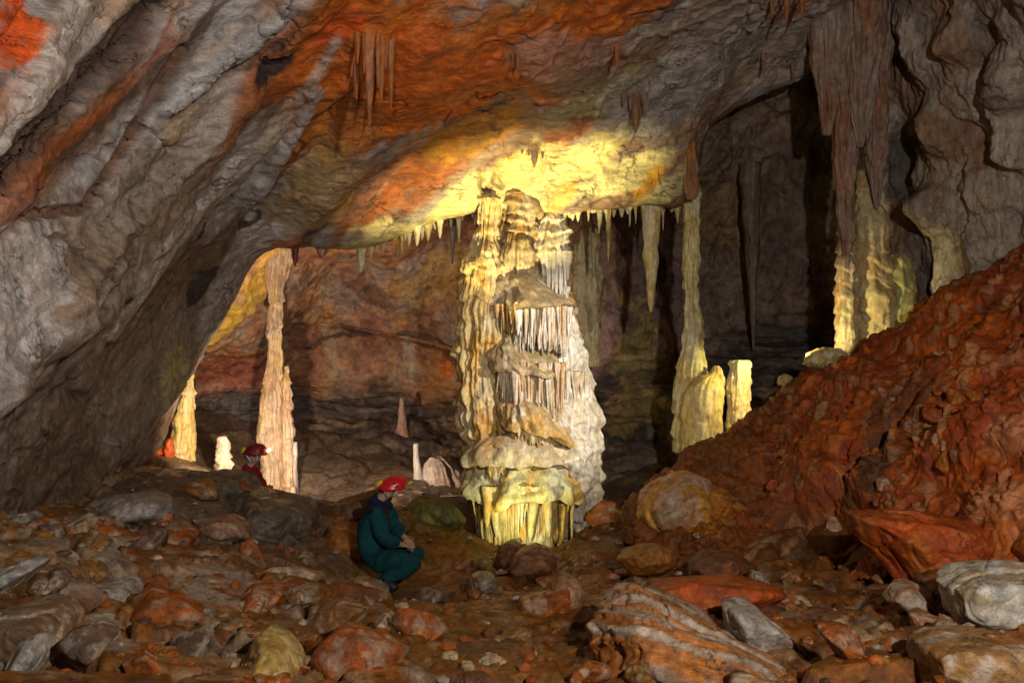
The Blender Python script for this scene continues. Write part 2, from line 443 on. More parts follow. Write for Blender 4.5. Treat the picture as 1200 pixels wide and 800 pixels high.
# ================================================================== BACK WALL
net = np.array([
    [(195, 330, 12.2), (190, 380, 13), (185, 420, 14), (180, 450, 14.5), (180, 500, 14.8), (180, 540, 14.5), (180, 600, 13.4)],
    [(300, 262, 12.2), (265, 360, 13), (248, 408, 14.6), (248, 440, 15.2), (248, 470, 15.2), (245, 520, 14.6), (240, 600, 13.2)],
    [(345, 250, 12.3), (318, 325, 13.2), (303, 392, 14.9), (300, 430, 15.6), (300, 465, 15.6), (300, 520, 14.9), (300, 610, 13)],
    [(400, 235, 12.3), (388, 288, 13.5), (382, 312, 15), (380, 380, 16.2), (380, 460, 16.2), (385, 520, 15), (385, 620, 12.6)],
    [(480, 215, 12.3), (476, 278, 13.5), (470, 300, 15), (470, 380, 16.4), (470, 465, 16.3), (470, 520, 15), (470, 610, 12.4)],
    [(560, 195, 12.3), (560, 235, 13.5), (560, 268, 15), (560, 370, 16.3), (560, 470, 16), (560, 530, 14.8), (560, 610, 12.4)],
    [(640, 190, 12.3), (640, 215, 13.5), (640, 255, 14.8), (640, 360, 15.6), (640, 455, 15.2), (640, 515, 14.4), (640, 600, 12.4)],
    [(720, 185, 12.3), (720, 212, 13.4), (720, 250, 14.4), (720, 350, 14.8), (720, 440, 14.4), (720, 505, 13.8), (720, 590, 12.4)],
    [(800, 150, 12.3), (800, 175, 13.2), (800, 240, 14), (800, 340, 14.5), (800, 430, 14.1), (800, 495, 13.5), (800, 580, 12.2)],
    [(875, 75, 12.2), (875, 105, 12.9), (870, 180, 13.8), (870, 300, 14.4), (870, 400, 14), (870, 470, 13.3), (870, 560, 12)],
    [(970, 30, 11.8), (970, 70, 12.4), (970, 150, 13.3), (970, 280, 13.8), (970, 380, 13.5), (970, 440, 13), (970, 520, 11.8)],
    [(1080, -40, 11.6), (1080, 30, 12.2), (1080, 130, 12.9), (1080, 280, 13.2), (1080, 380, 12.8), (1080, 440, 12.4), (1080, 520, 11.5)],
], float)
S = Sheet(net.transpose(1, 0, 2), [25, 40, 60, 60, 50, 50], [55] * 11)
P = S.P.copy()
rr = S.row
wallm = sstep(.66, .56, rr)
d = fbm(P * .7, 4) * .25 + ridged(P * 1.5 + 3, 4) * .16 + fbm(P * 6, 4) * .03
d += (ridged(P * np.array((2.6, 2.6, .35)) + 8, 3) - .6) * .16 * wallm * sstep(-1, 2.5, P[:, 0])      # flutes to the right
fl = np.array((.5, 1, 3.5)); d += (ridged(P * fl + 4, 3) - .6) * .24 * (1 - wallm)                        # layered dark ledges
d -= S.bump(470, 395, 2.2, .22, .06, -12) + S.bump(420, 360, .9, .1, .05, -30)
S.disp(d); S.normals(); P = S.P
xx, yy = proj(P)
S.C[:] = (.3, .175, .12)
n1 = fbm(P * np.array((1.1, 1.1, 1.6)) + 3, 5); n2 = fbm(P * .9 + 21, 5); n3 = fbm(P * np.array((2, 2, .5)) + 55, 5)
S.C = mix(S.C, (.36, .2, .1), sstep(0, .3, n1) * .8)
S.C = mix(S.C, (.2, .1, .07), sstep(.05, .35, n2) * .8)
S.C = mix(S.C, (.33, .26, .2), sstep(.1, .4, n3) * .6)
S.C = mix(S.C, GREY, sstep(.1, .35, -n2) * .5)
# right part of the wall: greyer and darker
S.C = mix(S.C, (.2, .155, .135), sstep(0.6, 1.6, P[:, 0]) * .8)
for x, y, r, q, c in ((745, 430, .5, 1.2, (.44, .35, .17)), (850, 250, .6, .8, (.22, .16, .085)), (700, 400, .4, .7, (.36, .26, .24)),  # first entry paints the lamp's yellow strip onto the wall
                      (790, 330, .5, .6, (.2, .15, .14)), (930, 250, .8, 1.2, (.15, .11, .09)), (865, 350, .25, 1.0, (.25, .19, .15))):
    S.stain(x, y, r, c, q, 0, .8)
# yellow lamp glow tinted into the wall colour behind the lip
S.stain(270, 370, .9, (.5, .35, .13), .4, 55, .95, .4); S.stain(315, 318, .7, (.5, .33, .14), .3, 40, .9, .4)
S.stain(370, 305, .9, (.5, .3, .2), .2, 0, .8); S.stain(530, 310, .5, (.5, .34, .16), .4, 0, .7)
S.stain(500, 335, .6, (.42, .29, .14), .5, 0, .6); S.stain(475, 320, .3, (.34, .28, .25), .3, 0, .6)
S.stain(270, 435, .9, (.2, .07, .05), .3, 0, .8)
S.stain(525, 425, .25, (.5, .15, .06), .3, 0, .6); S.stain(480, 420, .14, PALE, .7, 5, .6)
S.stain(430, 340, .8, (.15, .08, .06), .2, -25, .7)
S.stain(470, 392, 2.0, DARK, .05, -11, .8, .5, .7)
# black ledges below the wall
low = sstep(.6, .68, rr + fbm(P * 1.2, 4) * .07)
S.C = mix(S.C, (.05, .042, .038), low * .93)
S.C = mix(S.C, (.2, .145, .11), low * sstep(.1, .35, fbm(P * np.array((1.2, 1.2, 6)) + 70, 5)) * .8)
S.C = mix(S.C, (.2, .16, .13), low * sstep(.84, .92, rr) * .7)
S.stain(250, 500, 1.3, (.09, .075, .065), .7, 0, .7)
S.stain(740, 480, .5, (.33, .25, .13), .5, 0, .7)
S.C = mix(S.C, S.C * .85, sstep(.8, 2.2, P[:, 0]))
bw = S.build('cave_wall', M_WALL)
tag(bw, 'red-brown back wall of the chamber above black ledges', 'cave wall', kind='structure')
BACK = S

# ================================================================== RIGHT WALL
net = np.array([
    [(1000, -260, 9.6), (1000, -60, 10.6), (1000, 60, 11.2), (1010, 160, 11.8), (1015, 260, 12), (1020, 350, 11.8), (1020, 450, 11.2)],
    [(1050, -260, 9), (1045, -60, 9.9), (1045, 60, 10.5), (1045, 160, 11.2), (1045, 260, 11.5), (1045, 350, 11.3), (1045, 450, 10.8)],
    [(1100, -260, 8.5), (1100, -60, 9.2), (1100, 60, 9.8), (1100, 160, 10.3), (1100, 260, 10.5), (1100, 350, 10.4), (1100, 450, 10.2)],
    [(1160, -260, 7.7), (1160, -60, 8.4), (1160, 60, 9), (1160, 160, 9.6), (1160, 260, 9.9), (1160, 350, 9.8), (1160, 450, 9.7)],
    [(1230, -260, 6.8), (1230, -60, 7.5), (1230, 60, 8.1), (1230, 160, 8.7), (1230, 260, 9.1), (1230, 350, 9.1), (1230, 450, 9.1)],
    [(1330, -260, 5.9), (1330, -60, 6.5), (1330, 60, 7), (1330, 160, 7.5), (1330, 260, 7.9), (1330, 350, 8), (1330, 450, 8.1)],
    [(1500, -260, 5), (1500, -60, 5.4), (1500, 60, 5.8), (1500, 160, 6.2), (1500, 260, 6.5), (1500, 350, 6.7), (1500, 450, 6.8)],
], float)
S = Sheet(net.transpose(1, 0, 2), [25, 60, 60, 60, 55, 45], [60, 60, 60, 60, 50, 20])
P = S.P.copy()
d = fbm(P * .8 + 2, 3) * .25 + (ridged(P * np.array((1.3, 1.3, .45)) + 8, 3) - .6) * .2 + (ridged(P * np.array((4, 4, .7)) + fbm(P * 1.2, 3)[:, None] * .6, 3) - .6) * .1 + fbm(P * 7, 3) * .02
for x, y, r, h, q, a in ((1110, 150, .3, .38, .45, 0), (1105, 245, .32, .4, .42, 5), (1165, 225, .45, .4, .75, 15), (1085, 60, .3, .25, .5, 0), (1180, 90, .3, .4, .5, 30), (1130, 40, .25, .3, .45, -25),
                         (1150, 300, .35, .3, .5, 20), (1060, 190, .28, -.5, .5, 0), (1142, 150, .09, -.14, .5, 25), (1135, 205, .1, -.12, .3, -30), (1070, 340, .25, -.25, .5, 0),
                         (1120, 320, .12, -.1, .6, 25), (1150, 90, .08, -.1, .5, -20), (1195, 170, .2, .3, .4, 0)):
    d += S.bump(x, y, r, h, q, a)
S.disp(d); S.normals(); P = S.P
S.C[:] = (.27, .225, .185)
n1 = fbm(P * np.array((2.2, 2.2, .5)) + 3, 5); n2 = fbm(P * 1.1 + 21, 5)
S.C = mix(S.C, (.35, .3, .25), sstep(0, .3, n1) * .8)
S.C = mix(S.C, (.21, .12, .075), sstep(0.02, .3, n2) * .8)
S.C = mix(S.C, (.13, .1, .085), sstep(.1, .4, -n1) * .7)
S.stain(1060, 190, .4, (.06, .05, .045), .55, 0, .85); S.stain(1100, 170, .25, (.28, .17, .1), .6, 0, .5); S.stain(1075, 330, .35, (.09, .07, .055), .6, 0, .7)
S.stain(1185, 250, .7, (.36, .31, .24), .8, 20, .5)
rw = S.build('cave_wall', M_CURT)
tag(rw, 'grey fluted right wall of bulging flowstone folds', 'cave wall', kind='structure')

# ================================================================== CLAY SLOPE
net = np.array([
    [(738, 622, 9.5), (738, 612, 9.7), (742, 600, 9.9), (750, 602, 10.2), (760, 600, 11)],
    [(752, 640, 8.9), (748, 610, 9.1), (754, 588, 9.4), (770, 582, 9.9), (785, 610, 11)],
    [(800, 655, 8.3), (806, 615, 8.6), (815, 570, 9.2), (828, 536, 9.9), (835, 570, 11.2)],
    [(890, 668, 7.6), (898, 610, 8.2), (903, 545, 8.9), (910, 482, 9.8), (915, 520, 11.2)],
    [(970, 680, 7.0), (990, 590, 7.7), (1000, 500, 8.5), (1010, 420, 9.6), (1015, 460, 11)],
    [(1080, 700, 6.2), (1090, 580, 6.9), (1095, 460, 7.9), (1105, 362, 9.2), (1110, 405, 10.8)],
    [(1190, 710, 5.4), (1200, 560, 6.1), (1200, 420, 7.1), (1205, 298, 8.6), (1210, 345, 10.4)],
    [(1340, 720, 4.8), (1340, 540, 5.4), (1340, 380, 6.3), (1340, 225, 7.7), (1345, 250, 9.6)],
    [(1560, 740, 4.2), (1560, 520, 4.8), (1560, 340, 5.6), (1560, 120, 6.8), (1560, 160, 8.6)],
], float)
S = Sheet(net.transpose(1, 0, 2), [110, 110, 110, 40], [20, 60, 90, 90, 100, 100, 60, 20])
P = S.P.copy()
w = P + fbm(P * 2.2, 3)[:, None] * .18
a1, a2, aid = worley(w * 1.7); b1, b2, bid = worley(w * 4.5 + 9); c1, c2, cid = worley(w * 11 + 3)
d = fbm(P * .9 + 6, 4) * .2 + ridged(P * 1.8, 4) * .14
ms = np.clip(.45 + 1.3 * fbm(P * .9 + 71, 3), .08, 1)
d += .1 * (np.minimum(a2 - a1, .5)) * ms + .06 * sstep(0, .5, b2 - b1) * sstep(.45, .65, bid) * ms + .035 * sstep(0, .5, c2 - c1) * sstep(.6, .75, cid) + fbm(P * 3, 4) * .07 + fbm(P * 11, 4) * .015
d -= S.bump(1025, 530, .13, .22, 1.2, -12) + S.bump(950, 625, .6, .95, .45, 10) + S.bump(900, 560, .15, .12, .8, 20)
d += S.bump(1180, 520, .5, .25, .35) + S.bump(1120, 530, .35, .12)
S.disp(d); S.normals(); P = S.P
S.C[:] = CLAY
n1 = fbm(P * 1.6 + 30, 5); n2 = fbm(P * 1.1 + 60, 5)
S.C = mix(S.C, (.36, .11, .045), sstep(0, .3, n1) * .8)
S.C = mix(S.C, (.13, .045, .022), sstep(0, .3, n2) * .85)
S.C = mix(S.C, (.42, .15, .07), sstep(.6, .72, bid) * sstep(.1, .4, b2 - b1) * .6)
S.C = mix(S.C, (.34, .22, .14), sstep(.8, .9, cid) * .5)
S.C = mix(S.C, (.1, .04, .02), sstep(.12, .02, b2 - b1) * .45)
S.C = mix(S.C, (.13, .052, .02), sstep(3.6, 2.2, P[:, 0]) * .75)  # clay darkened toward the left where less flash reaches the bank
S.stain(765, 600, .3, (.52, .44, .31), .38, 10, .9); S.stain(795, 590, .12, (.5, .36, .33), .35, 15, .8); S.stain(825, 600, .3, (.36, .16, .045), .35, 0, .8)
for x, y, r, q in ((1180, 420, .35, .25), (1190, 505, .35, .3), (1160, 585, .4, .25), (1150, 420, .2, .15), (1195, 340, .2, .2), (1115, 455, .12, .1), (1198, 590, .3, .25)):
    S.stain(x, y, r * .6, (.42, .2, .12), q * .6, 20, .75, .5, .9, 2.5)
S.stain(1130, 565, .3, (.4, .11, .045), .2, 0, .6); S.stain(1190, 460, .3, (.3, .08, .04), .1, 10, .8)
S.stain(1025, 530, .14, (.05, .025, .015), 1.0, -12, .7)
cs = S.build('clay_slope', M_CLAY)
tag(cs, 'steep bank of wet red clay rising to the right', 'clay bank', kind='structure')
SLOPE = S

# ================================================================== GROUND
gp = [(600, 800, 4.2), (300, 800, 3.9), (0, 800, 3.5), (900, 800, 4.1), (1200, 800, 3.7), (600, 740, 5.2), (300, 740, 5.0), (80, 720, 4.6), (900, 750, 4.9), (1150, 760, 4.4), (600, 700, 6.6), (300, 680, 6.4),
      (100, 650, 5.8), (0, 630, 5.8), (200, 640, 6.8), (400, 690, 7.2), (455, 693, 8.0), (492, 690, 7.9), (430, 696, 7.8), (540, 660, 8.6), (620, 660, 9), (620, 645, 10.4), (700, 630, 9.6), (780, 660, 8.0), (900, 690, 7.0), (1000, 705, 6.2), (1100, 720, 5.6), (1200, 720, 5.2),
      (300, 600, 8.4), (340, 620, 8.6), (230, 560, 9.2), (120, 600, 7.4), (60, 610, 6.8), (420, 640, 8.6), (510, 604, 9.8), (470, 612, 9.6), (560, 640, 9.8), (700, 600, 11.2), (760, 560, 12), (330, 600, 12.2), (260, 560, 11.6), (430, 575, 12.4), (500, 578, 12.4), (390, 605, 12),
      (850, 570, 11.3), (980, 490, 11.4), (1060, 440, 11.2), (620, 620, 11.8), (200, 560, 10.6), (150, 570, 9.6), (720, 640, 9.0), (840, 665, 7.4)]
gw = [tuple(at(*q)) for q in gp] + [(-4.5, 3, .5), (4.5, 2.5, .4), (0, 2, .35), (-2, 1.5, .4), (2.5, 1.5, .4), (0, 0, .3), (-5, 0, .6), (5, 0, .6), (-3.5, 5, .35), (5.2, 5, .2), (0, 14.5, -.5), (-4, 14.5, 0), (4, 14.5, .2), (8, 10, 1.4), (8, 5, .8), (-7, 8, .8), (-8, 4, 1.0), (0, -3, .3)]
gw = np.array(gw)


def tps(r2): return np.where(r2 > 0, r2 * np.log(r2 + 1e-12), 0)


def fit(X, z, lam=.15):
    K = tps(((X[:, None] - X[None]) ** 2).sum(-1)) + np.eye(len(X)) * lam
    A = np.concatenate((np.ones((len(X), 1)), X), 1)
    M = np.block([[K, A], [A.T, np.zeros((3, 3))]])
    return np.linalg.solve(M, np.concatenate((z, np.zeros(3))))


_sol = fit(gw[:, :2], gw[:, 2])


def ground0(xy):
    out = np.empty(len(xy))
    for k in range(0, len(xy), 40000):
        q = xy[k:k + 40000]
        out[k:k + 40000] = tps(((q[:, None] - gw[None, :, :2]) ** 2).sum(-1)) @ _sol[:len(gw)] + _sol[-3] + q @ _sol[-2:]
    return out


NU, NV = 760, 520
u = np.linspace(-1.05, 1.05, NU); v = 1.5 * (14.8 / 1.5) ** np.linspace(0, 1, NV)
UU, VV = np.meshgrid(u, v)
XY = np.stack((UU * VV, VV), -1).reshape(-1, 2)
Z0 = ground0(XY)
P = np.concatenate((XY, Z0[:, None]), 1)
w = P + fbm(P * 1.8, 3)[:, None] * np.array((.28, .28, .0)); w2_ = np.stack((w[:, 0], w[:, 1] * 1.2, w[:, 2] * .5), -1)
a1, a2, aid = worley(w2_ * 1.25); b1, b2, bid = worley(w2_ * 3.2 + 9); c1, c2, cid = worley(w2_ * 8 + 3)
rough = .35 + .65 * sstep(-.5, -1.6, P[:, 0]) + .4 * sstep(.8, 2.2, P[:, 0])           # smoother mud in the middle
rough = np.clip(rough + fbm(P * .6, 2) * .3, .15, 1.2)
rough *= 1 - .6 * np.exp(-(((P[:, 0] + .1) / .9) ** 2 + ((P[:, 1] - 5) / 1.6) ** 2))
tilt = perlin(P * .9 + aid[:, None] * 37)
dz = rough * (.22 * (sstep(0, .18, a2 - a1) - .4) * (.25 + aid) + .1 * sstep(0, .4, b2 - b1) * (bid - .2) + .3 * tilt * sstep(0, .12, a2 - a1))
dz += (.4 + rough * .5) * (.035 * sstep(0, .4, c2 - c1) * sstep(.4, .6, cid)) + fbm(P * .9 + 5, 3) * .1 + ridged(P * 2.5, 4) * .07 * rough + fbm(P * 6, 4) * .03
pm = np.exp(-(((P[:, 0] + 1.2) / .55) ** 2 + ((P[:, 1] - 7.95) / .7) ** 2) ** 2)
dz *= (1 - .92 * pm) * (1 - .6 * sstep(10.6, 11.6, P[:, 1]))
dz = .15 * np.tanh(dz / .15) - .03
P[:, 2] += dz
GZ = P[:, 2].reshape(NV, NU)
G3 = P.reshape(NV, NU, 3)
gn = np.cross(np.gradient(G3, axis=1), np.gradient(G3, axis=0)).reshape(-1, 3); gn /= np.linalg.norm(gn, axis=1)[:, None]; gn *= np.sign(gn[:, 2:])
Cg = np.tile(np.array((.15, .066, .024), np.float32), (len(P), 1))
n1 = fbm(P * 1.1 + 3, 5); n2 = fbm(P * 2.1 + 40, 5); n3 = fbm(P * .7 + 90, 4)
Cg = mix(Cg, (.21, .08, .027), sstep(0, .3, n1) * .8)
Cg = mix(Cg, (.08, .045, .027), sstep(.05, .35, n2) * .8)
reds = np.exp(-((P[:, 0] + 1.9) ** 2 / .8 + (P[:, 1] - 6.3) ** 2 / 1.5)) + np.exp(-((P[:, 0] - 1.2) ** 2 / 1.2 + (P[:, 1] - 7) ** 2 / 1.5))
Cg = mix(Cg, (.2, .06, .028), np.clip(reds + n2 * .4, 0, 1) * .75)
stone = sstep(.55, .65, aid + n3 * .35) * sstep(.02, .14, a2 - a1) * sstep(-.3, .1, -P[:, 0] - .6 + n1) 
Cg = mix(Cg, (.33, .285, .235), stone * sstep(-.25, .2, n2) * .85)
st2 = sstep(.72, .78, bid) * sstep(.03, .12, b2 - b1)
Cg = mix(Cg, (.31, .24, .17), st2 * .6 * np.clip(rough, 0, 1))
st3 = sstep(.84, .88, cid) * sstep(.03, .2, c2 - c1)
Cg = mix(Cg, (.36, .22, .13), st3 * .5)
Cg = mix(Cg, (.05, .025, .015), np.maximum(sstep(.1, .0, a2 - a1) * .5, sstep(.08, 0, b2 - b1) * .4))
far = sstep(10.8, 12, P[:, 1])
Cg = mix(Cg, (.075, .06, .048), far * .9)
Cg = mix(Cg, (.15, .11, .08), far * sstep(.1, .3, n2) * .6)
gx, gy = proj(P)
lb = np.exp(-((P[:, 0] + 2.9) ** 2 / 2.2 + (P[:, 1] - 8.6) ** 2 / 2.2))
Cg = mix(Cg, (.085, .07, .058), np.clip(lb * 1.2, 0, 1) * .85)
mossy = np.exp(-(((P[:, 0] + .9) / .55) ** 2 + ((P[:, 1] - 9.8) / .5) ** 2)) 
Cg = mix(Cg, (.12, .13, .045), np.clip(mossy + n2 * .4, 0, 1) * mossy ** .5 * .85)
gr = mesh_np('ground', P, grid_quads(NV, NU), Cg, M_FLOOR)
tag(gr, 'muddy red-brown rubble floor of the cave', 'cave floor', kind='structure')


def gz(x, y):
    uu = np.clip((x / y + 1.05) / 2.1 * (NU - 1), 0, NU - 1.001); vv = np.clip(math.log(y / 1.5) / math.log(14.8 / 1.5) * (NV - 1), 0, NV - 1.001)
    i, j = int(vv), int(uu); a, b = vv - i, uu - j
    return (GZ[i, j] * (1 - a) * (1 - b) + GZ[i + 1, j] * a * (1 - b) + GZ[i, j + 1] * (1 - a) * b + GZ[i + 1, j + 1] * a * b)


# ================================================================== SPELEOTHEMS
def lathe(prof, d, nth=64, nz=None, dk=1.0, flute=(0, 0), ring=(0, 0), lump=(0, 1), fine=.006, seed=0.0, smooth=True, lean=0.0, tilt=0.0, warp=0.0):
    """prof: (py, left px, right px) from top to bottom at depth d."""
    pr = np.array(prof, float)
    z = CAMZ - (pr[:, 0] - 400) / F * d
    xl = (pr[:, 1] - 600) / F * d; xr = (pr[:, 2] - 600) / F * d
    h = abs(z[0] - z[-1])
    nz = nz or int(np.clip(h / .018, 20, 260))
    s = np.concatenate(([0], np.cumsum(np.hypot(np.diff(z), np.diff(xr - xl) * .5) + 1e-6))); s /= s[-1]
    t = np.linspace(0, 1, nz)
    Zi = np.interp(t, s, z); L = np.interp(t, s, xl); R = np.interp(t, s, xr)
    if smooth:
        k = max(3, int(nz / (len(pr) * 3)) | 1); ker = np.hanning(k + 2)[1:-1]; ker /= ker.sum()
        sm = lambda q: np.convolve(np.pad(q, k // 2, mode='edge'), ker, 'valid')
        L, R, Zi = sm(L), sm(R), sm(Zi)
    th = np.linspace(0, 2 * math.pi, nth, endpoint=False)
    cx = (L + R) / 2; rad = np.maximum((R - L) / 2, .003)
    T, ZZ = np.meshgrid(th, Zi); RR = np.repeat(rad[:, None], nth, 1); CX = np.repeat(cx[:, None], nth, 1)
    Dd = np.stack((np.cos(T), np.sin(T)), -1)
    B = np.stack((CX + RR * Dd[..., 0], d + RR * dk * Dd[..., 1], ZZ), -1).reshape(-1, 3)
    sd = B + seed * 3.7
    dr = lump[0] * fbm(sd * lump[1], 4) + fine * fbm(sd * 14, 3)
    if flute[0]:
        q = np.stack((np.cos(T) * flute[0] / 6.283, np.sin(T) * flute[0] / 6.283, ZZ * 1.1), -1).reshape(-1, 3) + seed
        dr = dr + flute[1] * (ridged(q, 2) - .6)
    if ring[0]:
        ph = sd[:, 2] / ring[0] + .9 * fbm(sd * np.array((1.6, 1.6, .9)), 3) + .25 * fbm(sd * 6, 2)
        fr = ph % 1.0
        dr = dr + ring[1] * ((1 - fr) * sstep(0, .16, fr) - .4) * np.clip(.7 + 1.6 * fbm(sd * 1.7 + 9, 3), 0, 1.4)
    sc = np.minimum(1, RR.ravel() / .09)
    dr = dr * sc
    V = B + np.concatenate((Dd.reshape(-1, 2) * dr[:, None], (fbm(sd * 3 + 5, 2) * .01 * sc)[:, None]), 1)
    V[:, 0] += lean * (V[:, 2] - z.max())
    if tilt or warp:
        wq = (RR / RR.max()).ravel(); V[:, 2] += tilt * (V[:, 0] - cx.mean()) * wq + warp * wq * fbm(np.concatenate((Dd.reshape(-1, 2) * 1.6, np.full((len(V), 1), seed)), 1), 3)
    Q = grid_quads(nz, nth, True)
    Gn = V.reshape(nz, nth, 3)
    n = np.cross(np.roll(Gn, -1, 1) - np.roll(Gn, 1, 1), np.gradient(Gn, axis=0)).reshape(-1, 3)
    n /= np.linalg.norm(n, axis=1)[:, None] + 1e-9
    o = (B - np.stack((CX, np.full_like(CX, d), ZZ), -1).reshape(-1, 3))
    n *= np.sign((n * o).sum(1))[:, None] + 1e-6
    # caps
    top = np.append(V[:nth].mean(0, keepdims=True), V[-nth:].mean(0, keepdims=True), 0)
    k = len(V); V = np.concatenate((V, top)); n = np.concatenate((n, [(0, 0, 1), (0, 0, -1)]))
    i = np.arange(nth); j = (i + 1) % nth
    q1 = np.stack((np.full(nth, k), i, j, j), -1); q2 = np.stack((np.full(nth, k + 1), (nz - 1) * nth + j, (nz - 1) * nth + i, (nz - 1) * nth + i), -1)
    # split caps into quads of pairs so every face is a quad
    if nth % 2 == 0:
        i2 = np.arange(0, nth, 2); q1 = np.stack((np.full(nth // 2, k), i2, (i2 + 1) % nth, (i2 + 2) % nth), -1)
        b = (nz - 1) * nth
        q2 = np.stack((np.full(nth // 2, k + 1), b + (i2 + 2) % nth, b + (i2 + 1) % nth, b + i2), -1)
    return V, np.concatenate((Q, q1, q2)), n


def calc_col(V, n, base=CREAM, second=GOLD, amt=.7, third=WHITE, amt3=.4, dust=0.0, dustc=(.24, .18, .12), seed=0.0, vs=.45, scale=3.0):
    p = V * np.array((scale, scale, scale * vs)) + seed
    c = np.tile(np.array(base, np.float32), (len(V), 1))
    c = mix(c, second, sstep(-.05, .3, fbm(p, 4)) * amt)
    c = mix(c, third, sstep(0, .35, fbm(p * .8 + 33, 4)) * amt3)
    c = mix(c, np.array(second) * .45, sstep(.2, .5, fbm(p * 1.9 + 66, 4)) * .5)
    if dust:
        c = mix(c, dustc, sstep(.25, .75, n[:, 2] + fbm(V * 6 + seed, 3) * .25) * dust)
    return c


class Acc:
    def __init__(s): s.V, s.Q, s.C, s.k = [], [], [], 0
    def add(s, V, Q, C):
        s.V.append(V); s.Q.append(Q + s.k); s.C.append(C); s.k += len(V)
    def build(s, name, mat, parent=None, loc=(0, 0, 0)):
        return mesh_np(name, np.concatenate(s.V), np.concatenate(s.Q), np.concatenate(s.C), mat, parent, loc)


def spel(name, prof, d, parent=None, mat=None, cols={}, **kw):
    V, Q, n = lathe(prof, d, **kw)
    c = calc_col(V, n, seed=kw.get('seed', 0), **cols)
    base = np.array((V[:, 0].mean(), d, V[:, 2].min()))
    return mesh_np(name, V, Q, c, mat or M_CALC, parent, tuple(base))


def fringe(name, x0, x1, yt, yb, n, d, cx, rx, ry, parent, w=(2.0, 4.0), cols={}, seed=0, jitter=.35, depth_off=0.0, streak=GOLD, taper=0.0):
    """a flowstone drapery: a fluted curtain with drips of uneven length and width standing proud of it"""
    r = np.random.RandomState(seed); A = Acc()
    q0, q1 = np.clip((x0 - cx) / rx, -.99, .99), np.clip((x1 - cx) / rx, -.99, .99)
    nc = int(max(60, (x1 - x0) * 2.6)); nr = 34
    a = np.linspace(math.asin(q0) - .25, math.asin(q1) + .25, nc); t = np.linspace(0, 1.25, nr)
    AA, TT = np.meshgrid(a, t); T = np.minimum(TT, 1)
    lenv = .62 + .55 * np.clip(.5 + fbm(np.stack((a * 9, a * 0, a * 0 + seed), -1), 3), 0, 1)
    z0, z1 = CAMZ - (yt - 4 - 400) / F * d, CAMZ - (yb - 400) / F * d
    ZZ = z0 + (z1 - z0) * T * lenv[None]
    fq = np.stack((np.sin(AA) * rx * .17, np.cos(AA) * rx * .17, T * .35 + seed), -1).reshape(-1, 3)
    fl = (ridged(fq * 1.6, 3) - .55).reshape(AA.shape)
    k = .8 + .18 * fl * T ** .4 - .5 * np.maximum(TT - 1, 0) - (.04 + taper) * T
    V = np.stack(((cx + rx * k * np.sin(AA) - 600) / F * d, d - ry * k * np.cos(AA), ZZ), -1).reshape(-1, 3)
    c = calc_col(V, np.zeros_like(V), seed=seed, **dict(cols, dust=0))
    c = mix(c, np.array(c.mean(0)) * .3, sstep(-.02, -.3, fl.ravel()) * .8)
    c = mix(c, streak, sstep(.05, .3, fbm(fq * 1.1 + 40, 3)) * .45)
    A.add(V, grid_quads(nr, nc), c)
    xs = np.sort(r.uniform(x0, x1, n))
    for m, x in enumerate(xs):
        q = np.clip((x - cx) / rx, -.98, .98)
        kk = r.uniform(.82, 1.0)
        dd = d - ry * kk * math.sqrt(1 - q * q)
        xx = cx + (x - cx) * kk
        ln = (yb - yt) * (1.12 - (jitter + .25) * 1.5 * r.rand() ** 1.3)
        ww = r.uniform(*w) * r.choice((.35, .5, .7, 1.0, 1.5))
        V, Q, nn = lathe([(yt - 6, xx - ww * 1.3, xx + ww * 1.3), (yt + 3, xx - ww * 1.15, xx + ww * 1.15), (yt + ln * .5, xx - ww * .75, xx + ww * .75), (yt + ln * .85, xx - ww * .45, xx + ww * .45), (yt + ln, xx - ww * .12, xx + ww * .12)],
                         dd, nth=10, nz=24, lump=(.03, 5), fine=.006, seed=m + seed, lean=r.normal() * .05 + taper * 1.1 * q)
        V[:, 1] -= taper * 1.1 * math.sqrt(1 - q * q) * (V[:, 2] - V[:, 2].max())
        c = calc_col(V, nn, seed=m * .37 + seed, **dict(cols, dust=0))
        if r.rand() < .3: c = mix(c, streak, np.full(len(c), r.uniform(.3, .8)))
        A.add(V, Q, c)
    return A.build(name, M_CALC, parent, tuple(at(cx, yt, d)))


# ---- the great flowstone column
col = empty('flowstone_column', tuple(at(622, 640, 11.0)))
tag(col, 'massive tiered cream and gold flowstone column lit in the middle of the chamber', 'column')
gold = dict(base=(.42, .31, .16), second=(.4, .21, .07), amt=.65, third=(.56, .49, .36), amt3=.6, dust=.3)
tan = dict(base=(.32, .25, .16), second=(.36, .19, .06), amt=.6, third=PALE, amt3=.5, dust=.6)
wht = dict(base=(.56, .5, .41), second=(.46, .34, .2), amt=.6, third=(.68, .64, .57), amt3=.6, dust=.2)
grn = dict(base=(.5, .46, .26), second=(.45, .27, .07), amt=.7, third=(.58, .56, .45), amt3=.5, dust=.1)
spel('core', [(222, 562, 664), (290, 556, 664), (340, 550, 668), (400, 547, 676), (450, 545, 688), (520, 543, 694), (560, 545, 692), (600, 556, 676), (650, 580, 650)], 11.08, col, cols=dict(base=(.3, .22, .13), second=(.3, .16, .05), amt=.7, third=PALE, amt3=.5),
     nth=170, dk=.9, flute=(30, .1), ring=(.4, .1), lump=(.12, 1.8), seed=1)
spel('pillar', [(235, 558, 588), (270, 557, 584), (292, 558, 582), (304, 553, 586), (316, 546, 600), (340, 543, 598), (365, 540, 592), (400, 537, 594), (440, 536, 592), (490, 538, 596), (530, 543, 600), (565, 550, 590)], 10.55, col, cols=gold,
     nth=150, dk=1.0, flute=(26, .12), ring=(.36, .07), lump=(.15, 2.4), seed=2)
